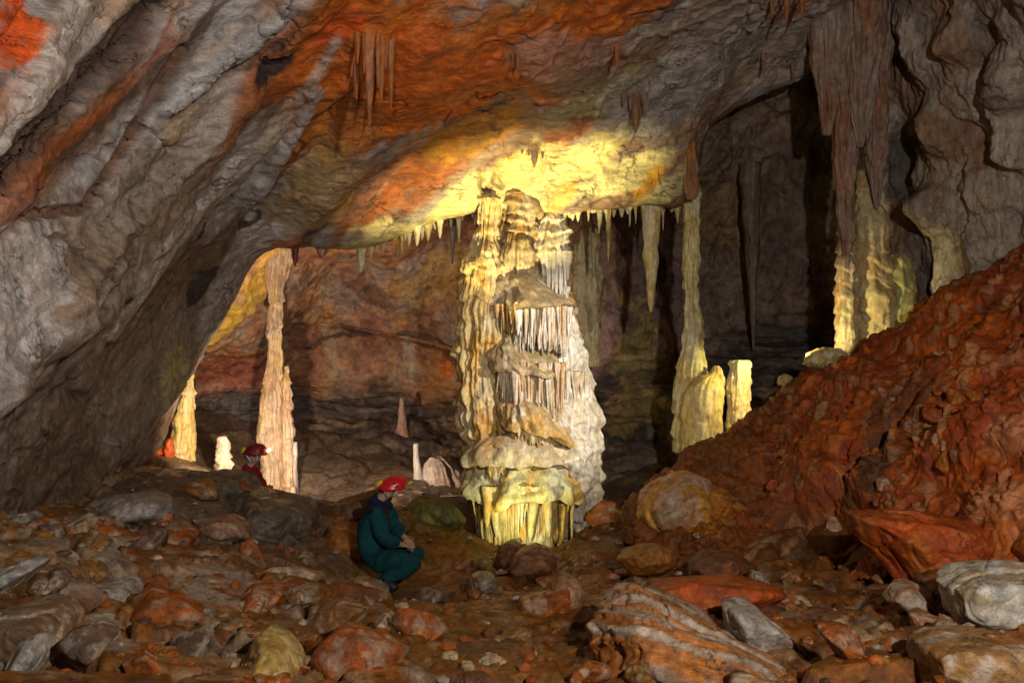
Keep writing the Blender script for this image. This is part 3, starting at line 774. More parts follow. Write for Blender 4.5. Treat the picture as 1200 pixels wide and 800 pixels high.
spel('cap', [(228, 596, 630), (240, 590, 636), (250, 589, 637), (262, 593, 632), (275, 594, 630), (285, 591, 622), (310, 588, 624), (335, 590, 630)], 10.55, col, cols=tan, nth=90, dk=1.0, flute=(9, .07), ring=(.12, .06), lump=(.12, 2.8), seed=3)
spel('lobe', [(274, 598, 614), (282, 591, 622), (296, 588, 625), (312, 589, 624), (324, 594, 619), (330, 598, 614)], 10.4, col, cols=tan, nth=70, dk=.9, flute=(12, .1), lump=(.1, 3), seed=4)
spel('cone', [(238, 645, 652), (252, 638, 657), (268, 632, 662), (284, 627, 667), (298, 624, 670), (304, 630, 664)], 10.6, col, cols=dict(wht, dust=.4, dustc=(.4, .38, .34)), nth=90, dk=1.0, flute=(14, .06), ring=(.13, .06), lump=(.1, 3), seed=5, warp=.06)
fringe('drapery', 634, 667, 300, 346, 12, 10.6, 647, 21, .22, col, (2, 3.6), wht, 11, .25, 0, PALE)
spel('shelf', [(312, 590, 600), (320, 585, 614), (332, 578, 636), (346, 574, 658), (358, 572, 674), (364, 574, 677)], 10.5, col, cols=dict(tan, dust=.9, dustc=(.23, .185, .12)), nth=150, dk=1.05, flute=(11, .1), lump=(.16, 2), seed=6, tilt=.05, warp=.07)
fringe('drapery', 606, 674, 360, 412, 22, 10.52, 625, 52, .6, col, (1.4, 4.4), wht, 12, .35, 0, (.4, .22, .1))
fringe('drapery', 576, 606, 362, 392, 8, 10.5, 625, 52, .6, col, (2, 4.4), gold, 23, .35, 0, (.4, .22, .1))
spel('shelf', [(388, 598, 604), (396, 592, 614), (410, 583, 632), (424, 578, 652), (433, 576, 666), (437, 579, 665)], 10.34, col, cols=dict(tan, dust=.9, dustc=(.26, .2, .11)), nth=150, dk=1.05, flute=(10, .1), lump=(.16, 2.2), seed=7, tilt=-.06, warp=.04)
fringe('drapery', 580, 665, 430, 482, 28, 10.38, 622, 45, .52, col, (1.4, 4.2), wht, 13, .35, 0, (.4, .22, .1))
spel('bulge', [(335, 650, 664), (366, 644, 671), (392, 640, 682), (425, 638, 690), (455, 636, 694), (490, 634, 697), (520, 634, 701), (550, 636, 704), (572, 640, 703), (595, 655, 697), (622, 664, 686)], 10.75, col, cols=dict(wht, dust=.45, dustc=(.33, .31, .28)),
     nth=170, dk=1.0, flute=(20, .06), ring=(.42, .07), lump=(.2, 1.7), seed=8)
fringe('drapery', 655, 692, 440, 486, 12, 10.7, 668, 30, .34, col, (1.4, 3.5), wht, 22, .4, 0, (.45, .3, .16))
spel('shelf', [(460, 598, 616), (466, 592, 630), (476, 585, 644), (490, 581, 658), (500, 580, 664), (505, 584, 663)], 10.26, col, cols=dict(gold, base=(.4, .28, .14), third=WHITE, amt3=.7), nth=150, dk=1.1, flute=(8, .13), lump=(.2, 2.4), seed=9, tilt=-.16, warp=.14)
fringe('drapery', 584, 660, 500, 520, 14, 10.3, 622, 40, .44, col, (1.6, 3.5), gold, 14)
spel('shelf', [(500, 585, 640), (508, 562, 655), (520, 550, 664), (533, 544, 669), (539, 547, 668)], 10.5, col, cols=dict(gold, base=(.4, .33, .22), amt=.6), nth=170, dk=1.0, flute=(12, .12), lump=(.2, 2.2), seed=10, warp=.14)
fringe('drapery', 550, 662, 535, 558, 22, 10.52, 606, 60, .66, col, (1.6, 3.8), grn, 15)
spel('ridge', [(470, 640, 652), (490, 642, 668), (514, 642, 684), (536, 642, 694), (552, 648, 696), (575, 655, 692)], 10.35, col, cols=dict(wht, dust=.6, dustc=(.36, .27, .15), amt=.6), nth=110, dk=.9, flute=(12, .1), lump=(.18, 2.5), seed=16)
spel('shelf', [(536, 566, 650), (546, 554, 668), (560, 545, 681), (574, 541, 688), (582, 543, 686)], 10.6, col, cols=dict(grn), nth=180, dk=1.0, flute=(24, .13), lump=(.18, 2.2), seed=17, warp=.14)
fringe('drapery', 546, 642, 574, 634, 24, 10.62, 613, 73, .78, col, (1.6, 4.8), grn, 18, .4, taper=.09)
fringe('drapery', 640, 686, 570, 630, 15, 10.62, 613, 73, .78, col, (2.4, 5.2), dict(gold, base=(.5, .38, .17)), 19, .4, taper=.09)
spel('base', [(606, 606, 640), (618, 598, 648), (634, 600, 646), (652, 606, 636), (665, 610, 632)], 10.35, col, cols=grn, nth=80, dk=.9, flute=(12, .05), lump=(.1, 2.5), seed=20)

# ---- columns and stalagmites
COLS_PINK = dict(base=(.4, .31, .23), second=(.33, .2, .12), amt=.6, third=(.46, .34, .18), amt3=.6)
lc = empty('limestone_column', tuple(at(325, 598, 12.8)))
tag(lc, 'slender pinkish cave column reaching the roof on the left', 'column')
spel('shaft', [(290, 308, 346), (318, 314, 338), (340, 316, 331), (380, 315, 329), (430, 313, 329), (448, 309, 330), (480, 306, 332), (520, 303, 334), (560, 306, 335), (610, 307, 336)], 12.8, lc, cols=COLS_PINK, nth=120, flute=(22, .09), ring=(.6, .04), lump=(.06, 2.0), seed=31)
spel('side_bulge', [(428, 334, 338), (450, 331, 341), (500, 330, 343), (560, 330, 343), (600, 328, 344)], 12.65, lc, cols=COLS_PINK, nth=60, flute=(10, .05), ring=(.2, .05), lump=(.04, 3), seed=32)


def stal(name, label, cat, prof, d, cols={}, group=None, mat=None, **kw):
    o = spel(name, prof, d, None, mat, cols, **kw)
    tag(o, label, cat, group)
    return o


YEL = dict(base=(.6, .48, .24), second=(.52, .33, .12), amt=.5, third=(.66, .58, .4), amt3=.5)
stal('stalagmite', 'tapering yellow stalagmite standing against the left wall edge', 'stalagmite', [(430, 216, 222), (440, 215, 226), (456, 214, 228), (490, 205, 228), (520, 200, 228), (550, 196, 229), (580, 194, 230)], 12.3, YEL, nth=70, flute=(12, .04), ring=(.3, .05), lump=(.06, 3), seed=33)
stal('stalagmite', 'small bright white layered stalagmite behind the dark boulder ridge', 'stalagmite', [(511, 256, 266), (516, 254, 267), (524, 254, 268), (534, 253, 270), (546, 251, 273), (575, 248, 275)], 12.2, dict(base=(.72, .62, .5), second=(.6, .45, .3), amt=.4), nth=50, ring=(.105, .06), lump=(.05, 5), seed=34)
stal('stalagmite', 'thin grey stalagmite close beside the slender left column', 'stalagmite', [(517, 344, 348), (530, 342, 349), (560, 341, 349), (600, 340, 350)], 12.7, dict(base=(.42, .36, .33), second=(.3, .24, .2)), nth=40, ring=(.3, .02), lump=(.03, 4), seed=35)
stal('stalagmite', 'stubby stalagmite at the foot of the slender left column', 'stalagmite', [(569, 341, 346), (580, 339, 347), (612, 338, 348)], 12.4, COLS_PINK, nth=40, lump=(.02, 4), seed=36)
stal('stalagmite', 'small pink stalagmite on the dark ledge below the red back wall', 'stalagmite', [(466, 469, 473), (480, 467, 475), (495, 466, 476), (512, 462, 480)], 15.2, dict(base=(.38, .25, .2), second=(.3, .17, .12)), nth=40, lump=(.03, 3), seed=37)
stal('stalagmite', 'white club-like stalagmite above the kneeling caver\'s gaze', 'stalagmite', [(519, 485, 490), (535, 484, 491), (550, 486, 494), (580, 484, 500)], 13, dict(base=(.55, .5, .46), second=(.4, .34, .3)), nth=40, lump=(.04, 3), seed=38)
stal('flowstone_mound', 'pale pink flowstone mound left of the big column', 'flowstone', [(535, 505, 520), (545, 496, 535), (560, 492, 545), (590, 488, 552)], 13.2, dict(base=(.42, .34, .3), second=(.25, .16, .12), third=(.5, .44, .42)), nth=80, flute=(20, .09), lump=(.1, 2.5), seed=39)

stal('lamplit_band_rib', 'pale cream rib modelled for the lamplit band on the back wall just right of the big column', 'flowstone', [(235, 687, 690), (255, 684, 694), (285, 678, 702), (330, 674, 706), (380, 672, 704), (430, 674, 698)], 13.6, dict(base=(.58, .5, .33), second=(.45, .3, .14), amt=.5, third=(.6, .55, .42)), nth=80, flute=(12, .08), lump=(.12, 2.2), seed=91, dk=.7)  # albedo raised so the band looks lit; its lamp is blocked
rc = empty('limestone_column', tuple(at(808, 515, 11)))
tag(rc, 'thin yellow column joining the lit lip to the ground right of the big column', 'column')
spel('shaft', [(212, 804, 816), (228, 802, 819), (250, 801, 818), (290, 801, 818), (340, 802, 819), (385, 803, 821), (405, 799, 824), (430, 794, 826), (460, 790, 827), (490, 789, 822), (530, 788, 818)], 11.0, rc, cols=dict(base=(.56, .5, .3), second=(.5, .32, .1), amt=.5, third=(.6, .57, .45), amt3=.5), nth=80, flute=(14, .06), ring=(.34, .05), lump=(.05, 2.5), seed=41)
spel('hanging_tip', [(140, 806, 809), (160, 800, 815), (195, 799, 818), (225, 802, 818), (234, 806, 814)], 10.55, rc, cols=dict(base=(.26, .14, .08), second=(.36, .13, .04), third=(.2, .13, .1)), nth=60, flute=(14, .06), lump=(.04, 3), seed=42)
stal('stalagmite', 'broad cream stalagmite with two nubs in front of the thin yellow column', 'stalagmite', [(428, 837, 842), (433, 834, 846), (438, 831, 847), (441, 818, 848), (452, 806, 848), (462, 802, 848), (480, 801, 848), (500, 799, 848), (540, 797, 848)], 10.7, YEL, nth=90, flute=(18, .05), ring=(.33, .02), lump=(.05, 2.4), seed=43)
stal('stalagmite', 'bright cream stalagmite stump with notched top, rightmost of the lit pair', 'stalagmite', [(422, 859, 874), (423, 857, 876), (427, 855, 878), (440, 854, 878), (452, 853, 879), (478, 853, 879), (520, 852, 880)], 10.9, dict(base=(.66, .58, .4), second=(.6, .42, .16), amt=.4), nth=70, flute=(12, .05), ring=(.28, .03), lump=(.05, 4), seed=44)
DK = dict(base=(.22, .17, .14), second=(.16, .1, .07), amt=.6, third=(.3, .24, .19), amt3=.6)
stal('stalactite', 'long dim stalactite pointing down the dark wall right of the stump', 'stalactite', [(190, 866, 892), (230, 869, 890), (300, 874, 889), (360, 879, 886), (410, 882, 884)], 13.4, dict(base=(.15, .11, .09), second=(.11, .07, .055), third=(.18, .14, .11)), nth=50, flute=(8, .03), lump=(.04, 2.5), seed=45)

# ---- right-hand group
RP = dict(base=(.24, .165, .125), second=(.24, .1, .055), amt=.7, third=(.29, .25, .22), amt3=.7)
for k, (lab, pr, dd) in enumerate((
    ('broad brown stalactite, leftmost blade of the hanging right cluster', [(-40, 940, 990), (30, 950, 986), (90, 955, 983), (130, 962, 978), (160, 966, 972)], 10.3),
    ('longest grey stalactite of the right cluster meeting the ringed columns', [(-40, 965, 1015), (60, 964, 1014), (130, 974, 1006), (190, 978, 1003), (260, 984, 1001), (300, 988, 997), (330, 991, 994)], 10.4),
    ('reddish stalactite blade ending above the ringed stalagmite', [(-40, 990, 1040), (50, 992, 1034), (110, 996, 1026), (150, 1001, 1017), (174, 1006, 1010)], 10.25),
    ('thin grey stalactite, rightmost of the hanging right cluster', [(-30, 1010, 1050), (60, 1014, 1044), (110, 1016, 1040), (170, 1017, 1037), (215, 1021, 1034), (246, 1026, 1029)], 10.45),
    ('narrow wing-like stalactite left of the ringed columns', [(150, 975, 990), (200, 977, 985), (240, 983, 991), (275, 988, 992)], 10.55))):
    stal('stalactite', lab, 'stalactite', pr, dd, RP, 'stalactites of the right cluster', nth=80, flute=(16, .09), lump=(.05, 2), seed=50 + k, dk=.8)
spel_c = dict(base=(.48, .38, .22), second=(.36, .22, .1), amt=.6, third=(.5, .45, .28), amt3=.5)
stal('stalagmite', 'narrow ringed column stub on the left of the right-hand pair', 'stalagmite', [(205, 990, 993), (235, 987, 997), (265, 984, 1002), (320, 981, 1004), (370, 980, 1005), (430, 978, 1006)], 10.5, dict(spel_c, base=(.36, .28, .2)), nth=70, flute=(10, .03), ring=(.2, .04), lump=(.05, 3), seed=61)
stal('stalagmite', 'tall ringed yellow stalagmite lit from behind the clay bank', 'stalagmite', [(200, 1006, 1013), (212, 1003, 1018), (236, 1001, 1026), (250, 1000, 1038), (300, 999, 1043), (350, 999, 1047), (440, 1000, 1054)], 10.7, spel_c, nth=90, flute=(12, .03), ring=(.21, .045), lump=(.07, 2.5), seed=62)
stal('stalagmite', 'low rounded greenish stalagmite at the right foot of the tall ringed one', 'stalagmite', [(298, 1046, 1060), (306, 1040, 1069), (340, 1036, 1073), (380, 1034, 1075), (440, 1032, 1078)], 10.65, dict(base=(.34, .31, .15), second=(.15, .14, .07), amt=.6, third=(.4, .3, .16)), nth=80, flute=(9, .03), ring=(.3, .05), lump=(.07, 2.4), seed=63)

# ---- stalactites along the lit lip
LG = 'stalactites hanging from the lit roof lip'


def icicle(label, px, yt, yb, w, d=10.6, cols=YEL, group=None, seed=0, flat=1.0):
    if group == LG:
        ly_, d2 = lip_at(px); d = d if px in (530,) else d2 + .03; yt = min(yt, ly_ - 2)
    h = yb - yt
    return stal('stalactite', label, 'stalactite', [(yt - 16, px - w * 1.0, px + w * 1.0), (yt - 5, px - w * .75, px + w * .75), (yt + 2, px - w * .55, px + w * .55), (yt + h * .3, px - w * .42, px + w * .42), (yt + h * .7, px - w * .28, px + w * .28), (yt + h * .95, px - w * .14, px + w * .1), (yb, px - 1, px + .6)], d, cols, group,
                nth=32, nz=48, lump=(.04, 4), flute=(7, .035), seed=seed, dk=flat)


ICE = dict(base=(.62, .55, .36), second=(.55, .34, .1), amt=.5, third=(.68, .64, .52), amt3=.5)
icicle('yellow spike stalactite at the far left end of the lit lip', 423, 292, 319, 11, 10.9, ICE, LG, 70)
icicle('slim drip stalactite left of the big column top', 538, 258, 284, 5, 10.6, ICE, LG, 71)
icicle('pointed brown spike modelled from a ceiling shadow left of the big column', 530, 285, 310, 9, 12.4, DK, LG, 72)
icicle('white drip stalactite just right of the big column top', 661, 236, 262, 8, 10.4, ICE, LG, 73)
icicle('thin cream stalactite hanging over the white drapery of the big column', 702, 238, 274, 6, 10.5, ICE, LG, 74)
icicle('long thin golden stalactite between the big column and the thickest one', 713, 240, 307, 7, 10.7, dict(ICE, base=(.52, .38, .18)), LG, 75)
icicle('thickest cream stalactite on the lit lip', 763, 240, 366, 21, 10.6, ICE, LG, 76)
icicle('white straw stalactite, first of two left of the thickest one', 738, 242, 266, 3.4, 10.55, ICE, LG, 77)
icicle('shortest straw stalactite next to the thickest one', 745, 242, 262, 3, 10.55, ICE, LG, 78)
icicle('straw stalactite right of the thickest one', 777, 246, 270, 3.4, 10.6, ICE, LG, 79)
icicle('drip stalactite beside the top of the thin yellow column', 794, 240, 262, 8, 10.6, dict(ICE, base=(.5, .34, .14)), LG, 80)
icicle('dark red fang stalactite above the slender left column', 346, 284, 312, 10, 10.7, dict(base=(.2, .05, .035), second=(.14, .04, .03)), LG, 81)
icicle('stubby dark red stalactite right of the fang', 377, 288, 303, 14, 10.7, dict(base=(.22, .06, .04), second=(.14, .04, .03)), LG, 82)
icicle('dark red wedge stalactite at the edge of the left wall', 326, 268, 290, 14, 10.5, dict(base=(.2, .05, .035), second=(.14, .04, .03)), LG, 83)
r_ = np.random.RandomState(5)
lip = [(432, 298), (418, 298), (450, 290), (480, 278), (510, 265), (530, 256), (560, 250), (600, 246), (640, 240), (690, 238), (740, 242), (790, 246)]
lx = [q[0] for q in lip[2:]]; ly = [q[1] for q in lip[2:]]
for k in range(64):
    x = 430 + (792 - 430) * (k + r_.uniform(-.4, .4)) / 64
    if 588 < x < 636 or r_.rand() < .12: continue
    x += r_.normal() * 2.5; y, dl = lip_at(x)
    icicle('tiny drip stalactite in the fringe along the lit roof lip', x, y - 3, y + 3 + 17 * r_.rand() ** 2.2, r_.uniform(3, 8), dl + r_.uniform(-.06, .1), ICE if k > 6 else dict(ICE, base=(.55, .3, .1)), 'tiny drips along the lit roof lip', 100 + k)

# ---- red stalactites high on the roof
RD = dict(base=(.24, .1, .045), second=(.32, .1, .035), amt=.7, third=(.2, .12, .08), amt3=.5)
HG = 'dark stalactites on the upper roof'
for k, (px, yt, yb, w, lab) in enumerate((
    (433, 35, 150, 15, 'longest dark red stalactite high on the orange roof'), (447, 40, 120, 11, 'second dark red stalactite in the cluster on the orange roof'),
    (458, 45, 130, 12, 'rust stalactite on the right of the orange roof cluster'), (418, 70, 118, 10, 'short dark stalactite on the left of the orange roof cluster'),
    (745, 108, 156, 18, 'stubby reddish stalactite above the brightest part of the lip'), (723, 50, 80, 9, 'small wedge stalactite alone on the yellow-grey upper roof'),
    (626, 172, 196, 12, 'small dark pendant on the glowing yellow roof'), (607, 60, 84, 8, 'small rust stalactite near the top middle of the roof'),
    (905, -10, 22, 9, 'rust drip stalactite, leftmost of the row at the top right'), (922, -10, 28, 9, 'rust drip stalactite, middle of the row at the top right'), (940, -10, 24, 8, 'rust drip stalactite, rightmost of the row at the top right'),
    (895, 60, 88, 8, 'grey drip stalactite under the right roof edge'), (930, 70, 92, 8, 'second grey drip stalactite under the right roof edge'))):
    p = on_roof(px, yt)
    cl = RD if k not in (4, 6, 11, 12) else dict(base=(.2, .13, .09), second=(.26, .12, .05), amt=.6, third=(.14, .09, .06), amt3=.5)
    icicle(lab, px, yt - 6, yb, w * .9, p[1] + .05, cl, HG, 200 + k, .75)
    for q in range(3 if k in (0, 4, 6) else 1):
        x2 = px + (6 + 4 * q) * (1 if q % 2 else -1); f = (.45, .6, .35)[q]; p = on_roof(x2, yt)
        icicle('tiny side drip hugging the ' + lab.split(',')[0].replace(' stalactite', '', 1) + ' stalactite', x2, yt - 8, yt + (yb - yt) * f, w * .55, p[1] + .05, cl, HG, 230 + k * 3 + q, .8)

# ================================================================== ROCKS
def icosphere(sub):
    bm = bmesh.new(); bmesh.ops.create_icosphere(bm, subdivisions=sub, radius=1.0)
    bm.verts.index_update()
    V = np.array([v.co[:] for v in bm.verts]); T = np.array([[v.index for v in f.verts] for f in bm.faces]); bm.free()
    V /= np.linalg.norm(V, axis=1)[:, None]
    return V, T


ICO = {k: icosphere(k) for k in (3, 4, 5, 6)}


def hull_planes(pts):
    bm = bmesh.new()
    for p in pts: bm.verts.new(p)
    bmesh.ops.convex_hull(bm, input=bm.verts)
    bm.normal_update()
    c = np.mean(pts, 0); pl = []
    for f in bm.faces:
        n = np.array(f.normal); p = np.array(f.verts[0].co)
        if np.linalg.norm(n) < .5: continue
        h = n @ (p - c)
        if h < 0: n, h = -n, -h
        pl.append((*n, max(h, 1e-3)))
    bm.free()
    return c, np.array(pl)


def rock_geo(pts, sub=5, soft=60, lump=.06, fine=.022, strata=None, seed=0, chip=.1):
    c, pl = hull_planes(pts)
    rf = np.random.RandomState(int(seed * 97) % 100000); P0 = np.asarray(pts) - c
    ex = rf.normal(size=(9, 3)); ex /= np.linalg.norm(ex, axis=1)[:, None]; h_ = (P0 @ ex.T).max(0) * rf.uniform(.66, .92, 9)
    pl = np.concatenate((pl, np.concatenate((ex, np.maximum(h_, 1e-3)[:, None]), 1)))
    D, T = ICO[sub]
    dn = D @ pl[:, :3].T
    inv = np.clip(dn, 1e-4, None) / pl[:, 3][None]
    rr = 1 / ((inv ** soft).sum(1) ** (1 / soft)) if soft else 1 / inv.max(1)
    V = D * rr[:, None]
    sz = float(np.cbrt(np.prod(V.max(0) - V.min(0))))
    q = V / sz * 2 + seed * 5.1
    a1, a2, aid = worley(q * 1.3 + fbm(q, 2)[:, None] * .3)
    dd = lump * fbm(q * .9, 4) + chip * (aid - .5) - .05 * sstep(.12, 0, a2 - a1) + lump * .5 * (ridged(q * 1.7, 3) - .6) + fine * fbm(q * 6, 4)
    if strata is not None:
        s = np.asarray(strata, float); s /= np.linalg.norm(s); q = q - seed * 5.1
        ph = (q @ s) * 5 + fbm(q * .8, 3) * 1.2
        dd = dd + .09 * (np.abs((ph % 1) - .5) * 2 - .5) + .08 * (np.floor(ph) * 2.7 % 1 - .5)
    V = V + D * (dd * sz * .5)[:, None]
    return V + c, T, V / sz * 2 + seed * 5.1


def rock_col(q, base, second, third, amt3=.5, a=.8, strata=None):
    c = np.tile(np.array(base, np.float32), (len(q), 1))
    c = mix(c, second, sstep(-.05, .3, fbm(q * .9 + 4, 4)) * a)
    c = mix(c, third, sstep(.0, .16, fbm(q * 1.3 + 44, 6, .62)) * min(1, amt3 * 1.25))
    c = mix(c, np.array(base) * .4, sstep(.2, .45, fbm(q * 2.2 + 84, 4)) * .6)
    if strata is not None:
        sv = np.asarray(strata, float); sv /= np.linalg.norm(sv)
        ph = (q @ sv) * 5 + fbm(q * .8, 3) * 1.2; w = perlin(np.stack((ph * 1.3, ph * 0 + .4, ph * 0 + 3.5), -1))
        c = mix(c, (.4, .32, .25), sstep(.08, .22, w) * .85); c = mix(c, (.33, .13, .05), sstep(.06, .2, -w) * .85); c = mix(c, (.09, .06, .045), sstep(.12, .02, ph % 1) * .8)
    return c


def rock(label, outline, d, thick, base, second, third=PALE, amt3=.5, name='boulder', cat='boulder', front=.55, sub=5, group=None, seed=0, dgrad=0.0, **kw):
    """outline in pixels at depth d (dgrad: metres deeper per pixel upward), with a rounded front and back"""
    o = np.array(outline, float); c = o.mean(0); pts = []
    yb = o[:, 1].max()
    for (x, y) in o:
        dd = d + (yb - y) * dgrad
        pts.append(at(x, y, dd))
        xi, yi = c + (np.array((x, y)) - c) * front
        pts.append(at(xi, yi, dd - thick * .45))
        p = at(x, y, dd); cc = at(*c, d + (yb - c[1]) * dgrad)
        pts.append(cc + (p - cc) * .8 + np.array((0, thick * .6, 0)))
    V, T, q = rock_geo(pts, sub, seed=seed, **kw)
    q = q - seed * 5.1 if kw.get('strata') else q
    loc = np.array((V[:, 0].mean(), V[:, 1].mean(), V[:, 2].min()))
    ob = mesh_np(name, V, T, rock_col(q, base, second, third, amt3, strata=kw.get('strata')), M_ROCK, None, tuple(loc))
    return tag(ob, label, cat, group)


BR = (.18, .085, .032); RB = (.22, .085, .03); GR = (.3, .265, .225); DG = (.1, .085, .07); RED = (.33, .085, .032); PK = (.36, .2, .13); YE = (.42, .29, .12)
rock('big layered slab of grey-brown striped rock in the right foreground', [(690, 735), (705, 712), (745, 688), (790, 715), (850, 752), (900, 780), (970, 800), (960, 850), (740, 850), (700, 790)], 4.3, .9, (.22, .15, .1), (.3, .2, .14), (.36, .29, .23), .7, sub=6, seed=1, strata=(.59, .8, .6), dgrad=.003, lump=.06, soft=40)
rock('pinkish rock lying behind the top of the striped slab', [(700, 712), (725, 690), (752, 688), (770, 715), (740, 735)], 4.9, .4, PK, (.3, .14, .08), PALE, .5, seed=2)
rock('long flat red clay-covered slab behind the striped slab', [(752, 690), (800, 677), (860, 684), (935, 690), (940, 700), (880, 725), (830, 735), (780, 722)], 5.5, .6, RED, (.28, .07, .03), (.36, .12, .05), .5, seed=3, lump=.07)
rock('pale and orange rounded boulder forming the left nose of the clay bank', [(742, 604), (752, 582), (775, 564), (805, 550), (840, 560), (862, 600), (850, 645), (800, 642), (760, 634)], 9.0, 1.5, (.52, .28, .1), (.6, .5, .38), (.52, .34, .28), .5, sub=6, seed=47, soft=20, lump=.12)  # colours paled to show lamplight from the left
rock('angular grey-white block in front of the red slab', [(848, 708), (880, 708), (905, 722), (940, 748), (950, 768), (900, 775), (868, 770), (852, 745)], 4.7, .5, GR, (.22, .13, .08), (.44, .4, .35), .7, seed=4, soft=50)
rock('large white scoop-shaped boulder at the right edge', [(1112, 690), (1140, 668), (1185, 660), (1230, 664), (1240, 760), (1180, 756), (1140, 745), (1118, 725)], 4.6, .6, (.46, .41, .34), (.36, .27, .17), (.54, .5, .44), .7, sub=6, seed=5, lump=.08)
rock('mottled white and orange rock in the bottom right corner', [(1090, 770), (1120, 755), (1180, 762), (1230, 755), (1230, 850), (1100, 850)], 3.7, .6, (.28, .16, .08), (.3, .12, .045), (.46, .4, .34), .5, seed=6)
rock('rust-red clay ledge block jutting from the bank', [(1000, 604), (1050, 600), (1120, 606), (1170, 616), (1200, 640), (1190, 690), (1120, 690), (1060, 690), (1030, 660), (1012, 640)], 6.0, .8, RED, (.28, .08, .035), (.36, .16, .08), .4, sub=6, seed=7, lump=.1)
rock('pale split rock below the rust-red ledge', [(1046, 690), (1075, 682), (1092, 690), (1104, 725), (1060, 724), (1040, 705)], 5.2, .4, (.38, .27, .2), (.28, .13, .07), PALE, .6, seed=8, soft=50)
rock('dark brown rock beneath the rust-red ledge', [(1085, 680), (1125, 672), (1140, 700), (1128, 735), (1095, 728)], 5.4, .4, (.13, .07, .045), BR, (.2, .13, .1), .5, seed=9)
rock('pink pyramid-shaped rock on the path', [(640, 720), (645, 690), (660, 676), (680, 685), (690, 705), (678, 716)], 6.0, .4, PK, (.32, .13, .07), (.42, .28, .2), .5, seed=10, soft=50)
rock('rounded reddish boulder in front of the big column', [(588, 672), (605, 650), (630, 640), (652, 650), (660, 672), (640, 686), (600, 686)], 8.2, .7, (.2, .09, .055), (.15, .07, .045), (.26, .14, .1), .4, seed=11)
rock('dark boulder left of the reddish boulder at the column foot', [(575, 665), (585, 640), (605, 634), (618, 645), (612, 670), (590, 680)], 8.7, .6, (.12, .055, .035), (.16, .07, .04), BR, .4, seed=12)
rock('rounded grey boulder lying right of the caver', [(544, 685), (550, 673), (570, 669), (584, 676), (586, 692), (568, 698), (550, 696)], 7.6, .35, (.25, .2, .15), (.2, .12, .08), PALE, .5, seed=13, soft=14)
rock('pale oblong rock at the caver\'s boots', [(409, 678), (418, 673), (435, 680), (456, 690), (460, 702), (440, 705), (415, 694)], 7.5, .3, (.38, .25, .15), (.3, .16, .08), PALE, .6, seed=14, soft=16)
rock('orange-brown boulder the caver in green leans against', [(366, 650), (385, 618), (410, 612), (432, 622), (448, 655), (442, 682), (400, 684), (372, 672)], 8.6, .8, (.24, .1, .045), (.17, .075, .035), (.3, .15, .07), .5, seed=15)
rock('flat dark slab with a red rim behind the caver', [(365, 605), (400, 585), (440, 574), (462, 578), (450, 605), (400, 625)], 9.4, .7, (.14, .09, .05), (.24, .08, .04), (.1, .08, .05), .5, seed=16)
rock('green mossy mound right of the caver', [(462, 600), (475, 586), (505, 582), (535, 592), (552, 612), (540, 626), (480, 626)], 9.7, .7, (.12, .12, .045), (.2, .19, .06), (.07, .055, .035), .5, seed=17, soft=14, name='rock_mound', cat='rock')
rock('yellow pointed boulder at the bottom edge left of centre', [(270, 800), (280, 764), (300, 745), (326, 754), (350, 785), (356, 830), (272, 840)], 3.9, .5, YE, (.32, .19, .08), (.46, .36, .2), .5, seed=18)
rock('long dark ridge boulder hiding the legs of the far caver', [(150, 590), (200, 562), (240, 552), (284, 555), (304, 578), (316, 600), (250, 615), (170, 612)], 9.0, 1.0, DG, (.07, .06, .05), (.15, .13, .11), .5, sub=6, seed=19, lump=.07)
rock('wide grey-brown slab right of the dark ridge', [(240, 600), (290, 588), (340, 592), (366, 610), (360, 632), (310, 640), (250, 630)], 8.2, .9, (.12, .1, .08), (.09, .07, .055), (.18, .14, .11), .5, sub=6, seed=20)
rock('pale blue-grey boulder at the top of the left rubble heap', [(90, 600), (110, 585), (160, 578), (205, 588), (200, 612), (140, 620), (100, 615)], 7.2, .7, (.25, .22, .2), (.16, .13, .11), (.32, .27, .23), .5, seed=21)
rock('pinkish boulder below the grey-brown slab', [(215, 625), (230, 608), (265, 605), (290, 615), (295, 632), (255, 640)], 7.4, .5, (.24, .14, .1), (.17, .1, .07), PALE, .4, seed=22)
rock('grey rock at the left edge under the wall', [(-30, 625), (0, 606), (25, 602), (32, 612), (15, 630), (-25, 640)], 5.9, .5, (.2, .18, .16), (.13, .11, .09), PALE, .4, seed=23)
rock('upright cream-and-rust rock on the left rubble heap', [(66, 640), (70, 615), (95, 605), (112, 600), (115, 630), (95, 640)], 6.3, .35, (.33, .23, .15), (.28, .11, .05), PALE, .5, seed=24, soft=50)
rock('large brown boulder with a white edge on the left', [(15, 690), (40, 668), (75, 672), (90, 700), (80, 720), (30, 715)], 5.0, .6, (.24, .13, .07), (.18, .085, .045), (.4, .34, .28), .5, seed=25)
rock('long pale blue stone at the left edge', [(-30, 690), (0, 668), (40, 652), (48, 660), (10, 695), (-20, 710)], 4.7, .35, (.36, .34, .31), (.25, .2, .16), (.42, .4, .37), .5, seed=26)
rock('big dark brown boulder filling the lower left corner', [(-60, 790), (-20, 720), (30, 705), (62, 735), (60, 790), (0, 850)], 4.0, .8, (.19, .12, .075), (.26, .17, .11), (.34, .28, .22), .6, sub=6, seed=27)
rock('white wedge-shaped rock in the lower left', [(0, 790), (25, 750), (44, 742), (46, 770), (30, 800), (5, 815)], 3.7, .3, (.4, .37, .32), (.3, .25, .2), (.47, .44, .39), .5, seed=28, soft=50)
rock('cream and rust slab sloping across the lower left', [(52, 745), (75, 728), (110, 735), (148, 758), (140, 775), (80, 785), (58, 770)], 4.4, .5, (.36, .28, .21), (.24, .12, .06), (.42, .38, .32), .6, sub=6, seed=29)
